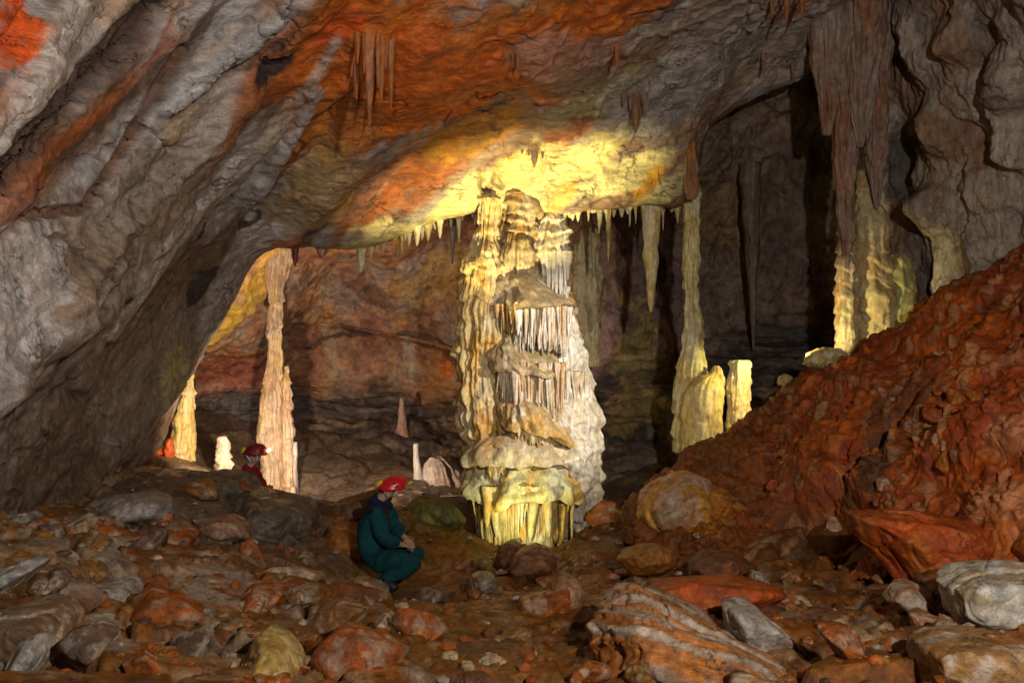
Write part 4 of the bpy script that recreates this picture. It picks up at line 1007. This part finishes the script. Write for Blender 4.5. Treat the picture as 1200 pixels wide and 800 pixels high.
rock('thin white-edged slab in the left foreground', [(200, 748), (235, 730), (262, 728), (255, 742), (225, 755)], 4.9, .4, (.36, .31, .25), (.24, .13, .07), PALE, .5, seed=30)
rock('tilted brown slab in the left foreground', [(150, 790), (200, 752), (225, 745), (250, 752), (215, 785), (175, 800)], 4.4, .5, (.21, .115, .06), (.17, .085, .045), (.38, .33, .28), .5, seed=31)
rock('brown rounded rock beside the yellow boulder', [(205, 800), (220, 778), (250, 772), (266, 790), (262, 820), (215, 830)], 4.0, .4, (.2, .12, .07), (.15, .08, .04), PALE, .4, seed=32)
rock('grey knobbly rock in the middle of the left heap', [(95, 705), (105, 685), (140, 682), (160, 700), (165, 725), (120, 730)], 5.2, .5, (.3, .26, .22), (.2, .13, .085), (.38, .35, .31), .6, seed=33)
rock('rust boulder on the left heap facing the caver', [(225, 690), (240, 672), (275, 670), (290, 685), (280, 702), (235, 704)], 6.2, .5, (.24, .09, .04), (.17, .07, .035), (.3, .15, .08), .4, seed=34)
rock('grey-tipped brown rock in the centre foreground', [(325, 700), (340, 690), (368, 692), (375, 705), (350, 715), (328, 712)], 5.7, .4, (.28, .19, .12), (.19, .1, .055), (.36, .33, .29), .5, seed=35)
rock('small dark grey stone leaning below the grey-tipped rock', [(318, 722), (328, 710), (342, 708), (338, 722), (325, 730)], 5.5, .2, (.26, .25, .24), (.18, .15, .13), PALE, .5, seed=36)
rock('long rust-brown hump in the centre foreground', [(340, 745), (370, 715), (400, 705), (435, 712), (430, 730), (380, 750), (345, 760)], 5.3, .6, (.21, .1, .045), (.16, .075, .035), (.32, .22, .15), .4, sub=6, seed=37)
rock('pale cracked rock cluster in the centre foreground', [(425, 745), (435, 728), (450, 722), (462, 735), (455, 745), (435, 752)], 5.2, .3, (.36, .29, .23), (.24, .14, .08), PALE, .6, seed=38)
rock('orange-brown boulder at the left foot of the clay bank', [(720, 655), (740, 645), (775, 640), (800, 650), (790, 672), (740, 675)], 7.4, .5, (.27, .11, .04), (.2, .08, .035), (.36, .18, .07), .5, seed=39)
rock('dark block in the shade under the clay bank', [(800, 668), (830, 650), (870, 650), (895, 668), (870, 685), (820, 686)], 6.9, .6, (.12, .05, .03), (.16, .065, .03), BR, .4, seed=40)
rock('small grey pointed stone in front of the dark block', [(876, 690), (882, 668), (896, 672), (905, 688), (895, 694)], 6.4, .25, (.3, .26, .22), (.2, .14, .1), PALE, .5, seed=41)
rock('flat grey stone right of the grey-white block', [(955, 745), (975, 733), (1000, 730), (998, 742), (975, 750)], 5.0, .25, (.34, .31, .27), (.24, .17, .12), PALE, .5, seed=42)
_sx, _sy = proj(SLOPE.P)


def ridge_at(px, dmin=9.0):
    k = np.where((np.abs(_sx - px) < 5) & (SLOPE.P[:, 1] > dmin))[0]; m = k[np.argmin(_sy[k])]; return _sy[m], SLOPE.P[m, 1]


def on_ridge(pts, sink=4):
    cx_ = np.mean([p[0] for p in pts]); y_, d_ = ridge_at(cx_); b = max(p[1] for p in pts)
    return [(p[0], p[1] - b + y_ + sink) for p in pts], d_ + .1


_k1, _d1 = on_ridge([(940, 425), (948, 410), (965, 404), (985, 405), (1000, 412), (985, 425), (955, 432)], 10); _k2, _d2 = on_ridge([(912, 445), (914, 434), (922, 429), (930, 436), (920, 448)], 7)
rock('bright yellow knob on the ridge of the clay bank', _k1, _d1, .3, (.6, .5, .26), (.5, .38, .16), WHITE, .4, seed=43, lump=.14, name='rock', cat='rock')
rock('small yellow knob low on the bank ridge', _k2, _d2, .2, (.55, .43, .2), (.4, .25, .1), WHITE, .3, seed=44, name='rock', cat='rock')
rock('orange stone beside the yellow stalagmite', [(190, 525), (194, 514), (200, 512), (202, 535), (198, 545), (192, 542)], 11.6, .25, (.55, .13, .03), (.45, .1, .03), (.5, .2, .08), .3, seed=45, sub=4, name='rock', cat='rock')
rock('small orange stone left of the yellow stalagmite', [(176, 530), (180, 523), (188, 525), (190, 532), (182, 536)], 11.5, .2, (.5, .12, .03), (.3, .08, .03), (.5, .2, .08), .3, seed=46, sub=4, name='rock', cat='rock')

# loose rocks: individually placed on the ground, described by colour, size and neighbourhood
lm = [((100, 690), 'in the left rubble heap'), ((250, 720), 'in the left foreground'), ((300, 640), 'below the grey-brown slab'), ((450, 690), 'near the caver in green'), ((560, 740), 'on the muddy path'), ((630, 680), 'near the foot of the big column'),
      ((780, 665), 'at the left foot of the clay bank'), ((860, 760), 'around the striped slab'), ((960, 700), 'below the dark hollow of the bank'), ((1080, 750), 'in the right foreground'), ((420, 570), 'on the far floor behind the caver')]
kinds = [('rust', (.27, .09, .03), (.19, .07, .03), 5), ('brown', (.2, .1, .04), (.14, .07, .035), 4), ('grey', (.32, .27, .22), (.22, .13, .08), 1.3), ('cream', (.4, .3, .2), (.28, .15, .07), 1.0), ('dark', (.1, .06, .04), (.13, .075, .05), 2)]
kw_ = np.array([k[3] for k in kinds]); kw_ = kw_ / kw_.sum()
r_ = np.random.RandomState(21); placed = []
tries = 0
while len(placed) < 165 and tries < 6000:
    tries += 1
    y = 3.7 * (12.4 / 3.7) ** r_.rand(); uu = r_.uniform(-.66, .66); x = uu * y
    px = 600 + uu * F
    if y > 9 and not (-.12 < uu < .15) or y > 11: continue
    if px > 740 and y > 8.2 - (px - 740) * .0055: continue
    if px < 180 and y > 6.6: continue
    dens = 1.0 if px < 360 or px > 700 or y > 7.2 else .12
    if r_.rand() > dens: continue
    s = .05 + .22 * r_.rand() ** 2.2 + .012 * y * r_.rand()
    z = gz(x, y); py = 400 - (z - CAMZ) / y * F
    if abs(px - 455) < 48 and 7.0 < y < 8.7: continue
    if any((x - a) ** 2 + (y - b) ** 2 < (s + c) ** 2 * .6 for a, b, c in placed): continue
    placed.append((x, y, s))
    kname, b0, b1, _w = kinds[r_.choice(len(kinds), p=kw_)]
    pts = r_.normal(size=(r_.randint(7, 12), 3)); pts /= np.linalg.norm(pts, axis=1)[:, None]
    pts *= np.array((s * r_.uniform(.8, 1.5), s * r_.uniform(.8, 1.3), s * r_.uniform(.45, .85)))
    an = r_.rand() * 6.28; ca, sa = math.cos(an), math.sin(an)
    pts = pts @ np.array(((ca, sa, 0), (-sa, ca, 0), (0, 0, 1)))
    V, T, q = rock_geo(pts, 4 if s * F / y > 14 else 3, soft=90, seed=len(placed) * .7, lump=.05)
    place = min(lm, key=lambda m: (m[0][0] - px) ** 2 + 3 * (m[0][1] - py) ** 2)[1]
    size = 'small' if s < .09 else ('fist-sized' if s < .13 else 'head-sized')
    shape = 'flat' if np.ptp(V[:, 2]) < .45 * max(np.ptp(V[:, 0]), np.ptp(V[:, 1])) else 'chunky'
    o = mesh_np('rock', V + np.array((x, y, z + s * .12)), T, rock_col(q + len(placed), b0, b1, PALE, .35), M_ROCK, None, (x, y, z - s * .3))
    tag(o, f'{size} {shape} {kname} rock lying {place}', 'rock', f'{kname} loose rocks {place}')

r_ = np.random.RandomState(33); sxp, syp = proj(SLOPE.P); ok = np.where((sxp > 800) & (sxp < 1215) & (syp > 300) & (syp < 640) & (SLOPE.row < .72) & (SLOPE.row > .08))[0]
for m in range(46):
    k = r_.choice(ok); c_ = SLOPE.P[k]; s = .05 + .15 * r_.rand() ** 2.5
    kname, b0, b1, _w = (('red', (.33, .09, .03), (.22, .06, .025), 1), ('orange', (.38, .15, .05), (.26, .08, .03), 1), ('pale', (.42, .3, .21), (.32, .15, .08), 1))[r_.choice(3, p=(.55, .25, .2))]
    pts = r_.normal(size=(r_.randint(7, 12), 3)); pts /= np.linalg.norm(pts, axis=1)[:, None]; pts *= s * r_.uniform(.6, 1.3, (1, 3))
    V, T, q = rock_geo(pts, 4, soft=70, seed=m * 1.3 + 5, lump=.06)
    hgt = 'high on' if sxp[k] > 1000 and syp[k] < 470 else ('low on' if syp[k] > 540 else 'half way up'); sd_ = 'the nearer right part of' if sxp[k] > 1080 else ('the middle of' if sxp[k] > 940 else 'the farther left part of')
    o = mesh_np('rock', V + c_, T, rock_col(q + m, b0, b1, (.3, .1, .04), .4), M_ROCK, None, tuple(c_ - np.array((0, 0, s * .5))))
    tag(o, f'{"small" if s < .09 else "large"} {kname} stone stuck {hgt} {sd_} the red clay bank', 'rock', f'{kname} stones stuck in the clay bank')

# pebbles and splinters too many to count
A = Acc(); D3, T3 = icosphere(1)
r_ = np.random.RandomState(22)
N = 1700
yy_ = 3.5 * (12.6 / 3.5) ** r_.rand(N); uu_ = r_.uniform(-.68, .68, N)
Vs, Ts, Cs = [], [], []; k = 0
for y, uu in zip(yy_, uu_):
    if y > 9.2 and not (-.36 < uu < .15): continue
    x = uu * y; s = (.012 + .03 * r_.rand() ** 3) * (1 + .05 * y)
    sc = np.array((s * r_.uniform(.7, 1.6), s * r_.uniform(.7, 1.4), s * r_.uniform(.4, .8)))
    if y > 10.5: sc = np.array((s * r_.uniform(2, 6), s * .8, s * .4))
    V = D3 * sc * r_.uniform(.75, 1.2, (len(D3), 1)); an = r_.rand() * 6.28; ca, sa = math.cos(an), math.sin(an)
    V = V @ np.array(((ca, sa, 0), (-sa, ca, 0), (0, 0, 1)))
    Vs.append(V + np.array((x, y, gz(x, y) + s * .2))); Ts.append(T3 + k); k += len(D3)
    kk = kinds[r_.choice(len(kinds), p=kw_)]
    c0 = np.array(kk[1]) * r_.uniform(.7, 1.2) if y < 10.5 else np.array((.26, .2, .15)) * r_.uniform(.4, 1.3)
    Cs.append(np.tile(c0, (len(D3), 1)))
rb = mesh_np('rubble', np.concatenate(Vs), np.concatenate(Ts), np.concatenate(Cs), M_ROCK, None, (0, 0, 0), False)
tag(rb, 'scattered gravel and stone splinters over the muddy floor', 'rubble', kind='stuff')

# ================================================================== PEOPLE
def skin(name, chains, parent, mat, loc, sub=2, rot=0.0):
    """chains: dict of joints name -> (xyz, radius), edges list; grown with the skin modifier"""
    joints, edges, root = chains
    me = bpy.data.meshes.new(name); names = list(joints)
    me.from_pydata([joints[n][0] for n in names], [(names.index(a), names.index(b)) for a, b in edges], [])
    o = bpy.data.objects.new(name, me); COL.objects.link(o)
    md = o.modifiers.new('skin', 'SKIN'); md.use_smooth_shade = True; md.branch_smoothing = .3
    for i, n in enumerate(names):
        r = joints[n][1]; me.skin_vertices[0].data[i].radius = r if isinstance(r, tuple) else (r, r)
        me.skin_vertices[0].data[i].use_root = (n == root)
    ss = o.modifiers.new('sub', 'SUBSURF'); ss.levels = sub; ss.render_levels = sub
    dg = bpy.context.evaluated_depsgraph_get(); dg.update()
    m2 = bpy.data.meshes.new_from_object(o.evaluated_get(dg)); m2.name = name
    bpy.data.objects.remove(o)
    m2.materials.clear(); m2.materials.append(mat)
    for p in m2.polygons: p.use_smooth = True
    o = bpy.data.objects.new(name, m2); COL.objects.link(o)
    if parent: o.parent = parent
    o.location = loc
    return o


def bm_obj(name, bm, mat, parent, smooth=True):
    me = bpy.data.meshes.new(name); bm.to_mesh(me); bm.free(); me.materials.append(mat)
    for p in me.polygons: p.use_smooth = smooth
    o = bpy.data.objects.new(name, me); COL.objects.link(o); o.parent = parent
    return o


def tube(bm, pts, r, n=8):
    rings = []
    pts = [Vector(p) for p in pts]
    for i, p in enumerate(pts):
        t = (pts[min(i + 1, len(pts) - 1)] - pts[max(i - 1, 0)]).normalized(); a = t.orthogonal().normalized(); b = t.cross(a)
        rings.append([bm.verts.new(p + (a * math.cos(k * 6.2832 / n) + b * math.sin(k * 6.2832 / n)) * r) for k in range(n)])
    for A_, B_ in zip(rings, rings[1:]):
        for k in range(n):
            try: bm.faces.new((A_[k], A_[(k + 1) % n], B_[(k + 1) % n], B_[k]))
            except ValueError: pass
    bm.faces.new(rings[0][::-1]); bm.faces.new(rings[-1])


M_SKIN = plain_mat('skin', (.42, .22, .15), .55, .1, 60)
M_TEAL = plain_mat('teal coverall cloth', (.004, .043, .048), .85, .5, 22, .2)
M_NAVY = plain_mat('navy yoke cloth', (.012, .012, .035), .85, .4, 22, .2)
M_REDH = plain_mat('red helmet shell', (.62, .015, .02), .3, 0, 10)
M_BLACK = plain_mat('black rubber', (.012, .012, .013), .6, .2, 40)
M_YELP = plain_mat('yellow lamp plastic', (.65, .5, .03), .4)
M_STRAP = plain_mat('pale strap webbing', (.6, .58, .54), .7)
M_HAIR = plain_mat('dark hair', (.03, .02, .015), .7, .5, 90)
M_REDS = plain_mat('red coverall cloth', (.25, .012, .012), .8, .4, 22, .2)
M_REDD = plain_mat('red helmet shell darkened for shade', (.2, .008, .008), .5, 0, 10)
M_LAMP = plain_mat('headlamp glow', (.9, .6, .2), .4, emit=((1, .6, .2), 6))


def make_person(loc, J, suit_m, yoke_m, label, face, sc=1.0, rotz=0.0, lamp_m=None, hel_m=None):
    """J: joint positions in metres from the base; face = direction the head looks"""
    root = empty('person', loc)
    hd = Vector(J['head']); fd = Vector(face).normalized(); up = (hd - Vector(J['neck'])).normalized()
    side = fd.cross(up).normalized()
    j = {k: (tuple(v), r) for k, (v, r) in {
        'pelvis': (J['pelvis'], .1), 'belly': (J['belly'], .085), 'chest': (J['chest'], .11), 'neck0': (J['neck0'], .06), 'neck': (J['neck'], .052),
        'jaw': (hd - up * .045 + fd * .015, .062), 'head': (hd + up * .03, .083), 'crown': (hd + up * .1, .055), 'nose': (hd - up * .005 + fd * .1, .012), 'nose0': (hd + fd * .07, .02), 'chin': (hd - up * .09 + fd * .065, .022)}.items()}
    e = [('pelvis', 'belly'), ('belly', 'chest'), ('chest', 'neck0'), ('neck0', 'neck'), ('neck', 'jaw'), ('jaw', 'head'), ('head', 'crown'), ('head', 'nose0'), ('nose0', 'nose'), ('jaw', 'chin')]
    for s in ('a', 'b'):
        for n, r in (('sh', .045), ('el', .042), ('wr', .028)): j[n + s] = (tuple(J[n + s]), r)
        wr = Vector(J['wr' + s]); dr = (wr - Vector(J['el' + s])).normalized(); dn = Vector((0, 0, -1)); sd = dr.cross(dn).normalized(); dn = sd.cross(dr) * -1
        palm = wr + dr * .055; j['pa' + s] = (tuple(palm), (.03, .02)); e += [('chest', 'sh' + s), ('sh' + s, 'el' + s), ('el' + s, 'wr' + s), ('wr' + s, 'pa' + s)]
        for k in range(4):
            b = palm + sd * (k - 1.5) * .021 + dr * .03; ln = (.062, .074, .069, .052)[k]
            m1 = b + dr * ln * .5 + Vector((0, 0, -.012)); m2 = m1 + dr * ln * .35 + Vector((0, 0, -.028))
            j[f'f{k}{s}0'] = (tuple(b), .0105); j[f'f{k}{s}1'] = (tuple(m1), .0095); j[f'f{k}{s}2'] = (tuple(m2), .0075)
            e += [('pa' + s, f'f{k}{s}0'), (f'f{k}{s}0', f'f{k}{s}1'), (f'f{k}{s}1', f'f{k}{s}2')]
        t0 = palm + sd * -.035 - dr * .01; t1 = t0 - sd * .018 + dr * .035; j['t0' + s] = (tuple(t0), .012); j['t1' + s] = (tuple(t1), .009); e += [('pa' + s, 't0' + s), ('t0' + s, 't1' + s)]
        for n, r in (('hi', .05), ('kn', .045), ('an', .028), ('to', .024)): j[n + s] = (tuple(J[n + s]), r)
        e += [('pelvis', 'hi' + s), ('hi' + s, 'kn' + s), ('kn' + s, 'an' + s), ('an' + s, 'to' + s)]
    body = skin('body', (j, e, 'pelvis'), root, M_SKIN, (0, 0, 0))
    # coverall
    lerp = lambda a, b, t: tuple(Vector(a).lerp(Vector(b), t))
    j2 = {'pelvis': (J['pelvis'], .215), 'belly': (J['belly'], .21), 'chest': (J['chest'], (.225, .215)), 'neck0': (lerp(J['chest'], J['neck0'], .8), .125), 'col': (lerp(J['neck0'], J['neck'], .9), .08)}
    e2 = [('pelvis', 'belly'), ('belly', 'chest'), ('chest', 'neck0'), ('neck0', 'col')]
    for s in ('a', 'b'):
        j2.update({'sh' + s: (J['sh' + s], .1), 'ua' + s: (lerp(J['sh' + s], J['el' + s], .5), .09), 'el' + s: (J['el' + s], .082), 'cu' + s: (lerp(J['el' + s], J['wr' + s], .93), .05),
                   'hi' + s: (J['hi' + s], .145), 'th' + s: (lerp(J['hi' + s], J['kn' + s], .5), .125), 'kn' + s: (J['kn' + s], .1), 'sn' + s: (lerp(J['kn' + s], J['an' + s], .5), .085), 'cf' + s: (lerp(J['kn' + s], J['an' + s], 1.0), .074)})
        e2 += [('chest', 'sh' + s), ('sh' + s, 'ua' + s), ('ua' + s, 'el' + s), ('el' + s, 'cu' + s), ('pelvis', 'hi' + s), ('hi' + s, 'th' + s), ('th' + s, 'kn' + s), ('kn' + s, 'sn' + s), ('sn' + s, 'cf' + s)]
    su = skin('coverall', (j2, e2, 'pelvis'), root, suit_m, (0, 0, 0), 3)
    su.data.materials.append(yoke_m)
    nz = J['neck0'][2]; ct = Vector(J['neck0'])
    V = np.empty(len(su.data.vertices) * 3, np.float32); su.data.vertices.foreach_get('co', V); V = V.reshape(-1, 3)
    Nn = np.empty_like(V).ravel(); su.data.vertices.foreach_get('normal', Nn); Nn = Nn.reshape(-1, 3)
    V = V + Nn * (fbm(V * 8 + 4, 4) * .026 + (ridged(V * np.array((7, 7, 12)), 2) - .6)[:] * .012)[:, None]
    su.data.vertices.foreach_set('co', V.ravel()); su.data.update()
    for p in su.data.polygons:
        if p.center.z > nz - .15 + .25 * abs(p.center.x - ct.x) * .4 and (p.center - ct).length < .24: p.material_index = 1
    # boots
    for s in ('a', 'b'):
        an, to, kn = Vector(J['an' + s]), Vector(J['to' + s]), Vector(J['kn' + s])
        skin('boot', ({'t': (an.lerp(kn, .42), .078), 'a': (an, .062), 'm': (an.lerp(to, .5), .056), 'x': (to, .05), 'y': (to + (to - an).normalized() * .05, .035)}, [('t', 'a'), ('a', 'm'), ('m', 'x'), ('x', 'y')], 'a'), root, M_BLACK, (0, 0, 0))
    # hair at the nape
    skin('hair', ({'a': (hd - fd * .055 + up * .02, .06), 'b': (hd - fd * .062 - up * .045, .045)}, [('a', 'b')], 'a'), root, M_HAIR, (0, 0, 0))
    # helmet: shell with brim, vents, lamp, battery box, chin strap
    bm = bmesh.new(); hc = hd + up * .045
    R = Matrix((fd, side, up)).transposed().to_4x4()
    nt, nr = 40, 16; rows = []
    for i in range(nr + 1):
        a = i / nr * math.pi / 2; row = []
        for k in range(nt):
            t = k / nt * 2 * math.pi; rr = math.cos(a) ** .8
            br = 1.0 + (.1 if i == 0 else .03 if i == 1 else 0) + (.1 if i == 0 else 0) * max(0, math.cos(t))
            rib = 1 + .02 * math.cos(6 * t) * math.sin(2 * a)
            row.append(bm.verts.new(hc + R.to_3x3() @ Vector((math.cos(t) * .126 * rr * br * rib, math.sin(t) * .107 * rr * br * rib, math.sin(a) * .118 - (.012 if i == 0 else 0)))))
        rows.append(row)
    for A_, B_ in zip(rows, rows[1:]):
        for k in range(nt): bm.faces.new((A_[k], A_[(k + 1) % nt], B_[(k + 1) % nt], B_[k]))
    bmesh.ops.remove_doubles(bm, verts=bm.verts, dist=.0006)
    bmesh.ops.solidify(bm, geom=bm.faces[:], thickness=.006)
    hel = bm_obj('helmet', bm, hel_m or M_REDH, root)
    for s in (-1, 1):
        for q in range(5):
            bm = bmesh.new(); a = .35 + (q % 2) * .22; t = s * (.7 + q * .36)
            p = hc + R.to_3x3() @ Vector((math.cos(t) * .127 * math.cos(a) ** .8, math.sin(t) * .108 * math.cos(a) ** .8, math.sin(a) * .118))
            bmesh.ops.create_uvsphere(bm, u_segments=10, v_segments=6, radius=.011); bmesh.ops.translate(bm, verts=bm.verts, vec=p)
            bm_obj('vent', bm, M_BLACK, hel)
    def boxat(name, f_, u_, size, m, par):
        bm = bmesh.new(); bmesh.ops.create_cube(bm, size=1.0); bmesh.ops.scale(bm, verts=bm.verts, vec=size); bmesh.ops.bevel(bm, geom=bm.edges[:], offset=.01, segments=2, affect='EDGES')
        bmesh.ops.transform(bm, verts=bm.verts, matrix=Matrix.Translation(hc + fd * f_ + up * u_) @ R); return bm_obj(name, bm, m, par)
    boxat('headlamp', .155, .045, (.04, .06, .045), lamp_m or M_YELP, hel); boxat('battery_box', -.145, .03, (.04, .07, .085), M_YELP, hel)
    bm = bmesh.new()
    for s in (-1, 1):
        chin = hd - up * .1 + fd * .07
        tube(bm, [hc + fd * .06 + side * s * .105, hd - up * .03 + fd * .065 + side * s * .085, chin], .0075)
        tube(bm, [hc - fd * .09 + side * s * .085, hd - up * .04 - fd * .0 + side * s * .088, chin], .0075)
    bm_obj('chin_strap', bm, M_STRAP, hel)
    root.scale = (sc,) * 3; root.rotation_euler.z = rotz
    tag(root, label, 'person')
    return root


p0 = at(455, 688, 7.95)
J1 = dict(pelvis=(-.13, .02, .34), belly=(-.17, .02, .50), chest=(-.15, .02, .70), neck0=(-.10, .02, .86), neck=(-.06, .02, .89), head=(.0, .02, .965),
          sha=(-.09, -.17, .79), ela=(.0, -.24, .52), wra=(.13, -.13, .46), shb=(-.10, .21, .79), elb=(.02, .27, .53), wrb=(.15, .12, .46),
          hia=(-.09, -.1, .3), kna=(.31, -.17, .29), ana=(-.05, -.22, .13), toa=(.09, -.27, .09), hib=(-.09, .12, .3), knb=(.3, .2, .3), anb=(-.02, .16, .1), tob=(.07, .17, .035))
make_person(tuple(p0), J1, M_TEAL, M_NAVY, 'caver in a teal coverall and red helmet crouching beside the orange-brown boulder', (1, .25, -.05))
p1 = at(290, 530, 9.75)
J2 = dict(pelvis=(-.05, 0, .32), belly=(-.04, 0, .5), chest=(.0, 0, .7), neck0=(.03, 0, .86), neck=(.04, 0, .92), head=(.07, 0, 1.0),
          sha=(.03, -.18, .78), ela=(.06, -.22, .54), wra=(.2, -.16, .44), shb=(.03, .18, .78), elb=(.1, .22, .56), wrb=(.2, .12, .46),
          hia=(-.02, -.1, .3), kna=(.3, -.15, .36), ana=(.1, -.13, .09), toa=(.22, -.14, .035), hib=(-.02, .1, .3), knb=(.3, .16, .36), anb=(.1, .16, .1), tob=(.22, .17, .035))
make_person((p1[0], p1[1], p1[2] - 1.05), J2, M_REDS, M_REDS, 'far caver in red with a lit headlamp half hidden behind the dark ridge boulder', (1, .1, -.05), lamp_m=M_LAMP, hel_m=M_REDD)

# ================================================================== LIGHT
def lift(p, h=.15):
    p = np.array(p, float); p[2] = max(p[2], gz(p[0], p[1]) + h); return p


def spot(name, p, tgt, power, col, size=1.6, blend=.6, radius=.05):
    l = bpy.data.lights.new(name, 'SPOT'); l.energy = power; l.color = col; l.spot_size = size; l.spot_blend = blend; l.shadow_soft_size = radius
    o = bpy.data.objects.new(name, l); COL.objects.link(o); o.location = p
    o.rotation_euler = (Vector(tgt) - Vector(p)).to_track_quat('-Z', 'Y').to_euler(); return o


def point(name, p, power, col, radius=.05):
    l = bpy.data.lights.new(name, 'POINT'); l.energy = power; l.color = col; l.shadow_soft_size = radius
    o = bpy.data.objects.new(name, l); COL.objects.link(o); o.location = p; return o


W = (1, .95, .89); ROLL = 14
spot('camera_flash', (1.5, -.3, 2.9), at(640, 380, 8), 880, W, 2.4, .8, .07)
spot('left_flash', (-.3, .6, 2.2), at(150, 60, 5.8), 360, (1, .94, .9), 1.5, .9, .1)
rl = spot('roof_lamp', lift(at(640, 676, 7.4), .25), at(588, 226, 10.3), 2100, (1, .89, .42), .42, .85, .04)
rl.scale = (2.3, 1, 1); rl.rotation_euler = (rl.rotation_euler.to_matrix() @ Matrix.Rotation(math.radians(ROLL), 3, 'Z')).to_euler()
spot('column_lamp', lift(at(600, 650, 9.2)), at(615, 560, 10.2), 36, (1, .9, .45), 2.2, .7, .04)
spot('side_flash', (3.0, 5.6, 2.6), at(625, 450, 10.6), 1300, (1, .95, .86), .6, .7, .05)
spot('left_lamp', lift(at(316, 530, 10.0), .3), at(390, 450, 15), 420, (1, .78, .56), 2.1, .5, .04)
spot('right_lamp', at(935, 418, 9.95), at(835, 470, 10.9), 75, (1, .86, .36), 1.25, .5, .04)
spot('right_lamp', at(922, 415, 9.85), at(1025, 350, 10.8), 95, (1, .86, .36), 1.1, .7, .04)

wd = bpy.data.worlds.new('World'); scene.world = wd; wd.use_nodes = True
bg = wd.node_tree.nodes['Background']; bg.inputs[0].default_value = (.9, .85, .8, 1); bg.inputs[1].default_value = .003

cam = bpy.data.cameras.new('camera'); cam.lens = F / 1200 * 36; cam.sensor_width = 36; cam.clip_end = 200; cam.clip_start = .05
co = bpy.data.objects.new('camera', cam); COL.objects.link(co); co.location = (0, 0, CAMZ); co.rotation_euler = (math.pi / 2, 0, 0)
scene.camera = co
scene.view_settings.view_transform = 'Standard'; scene.view_settings.look = 'None'; scene.view_settings.exposure = .4; scene.view_settings.gamma = 1
scene.render.engine = 'CYCLES'
scene.cycles.use_denoising = True
scene.cycles.max_bounces = 6
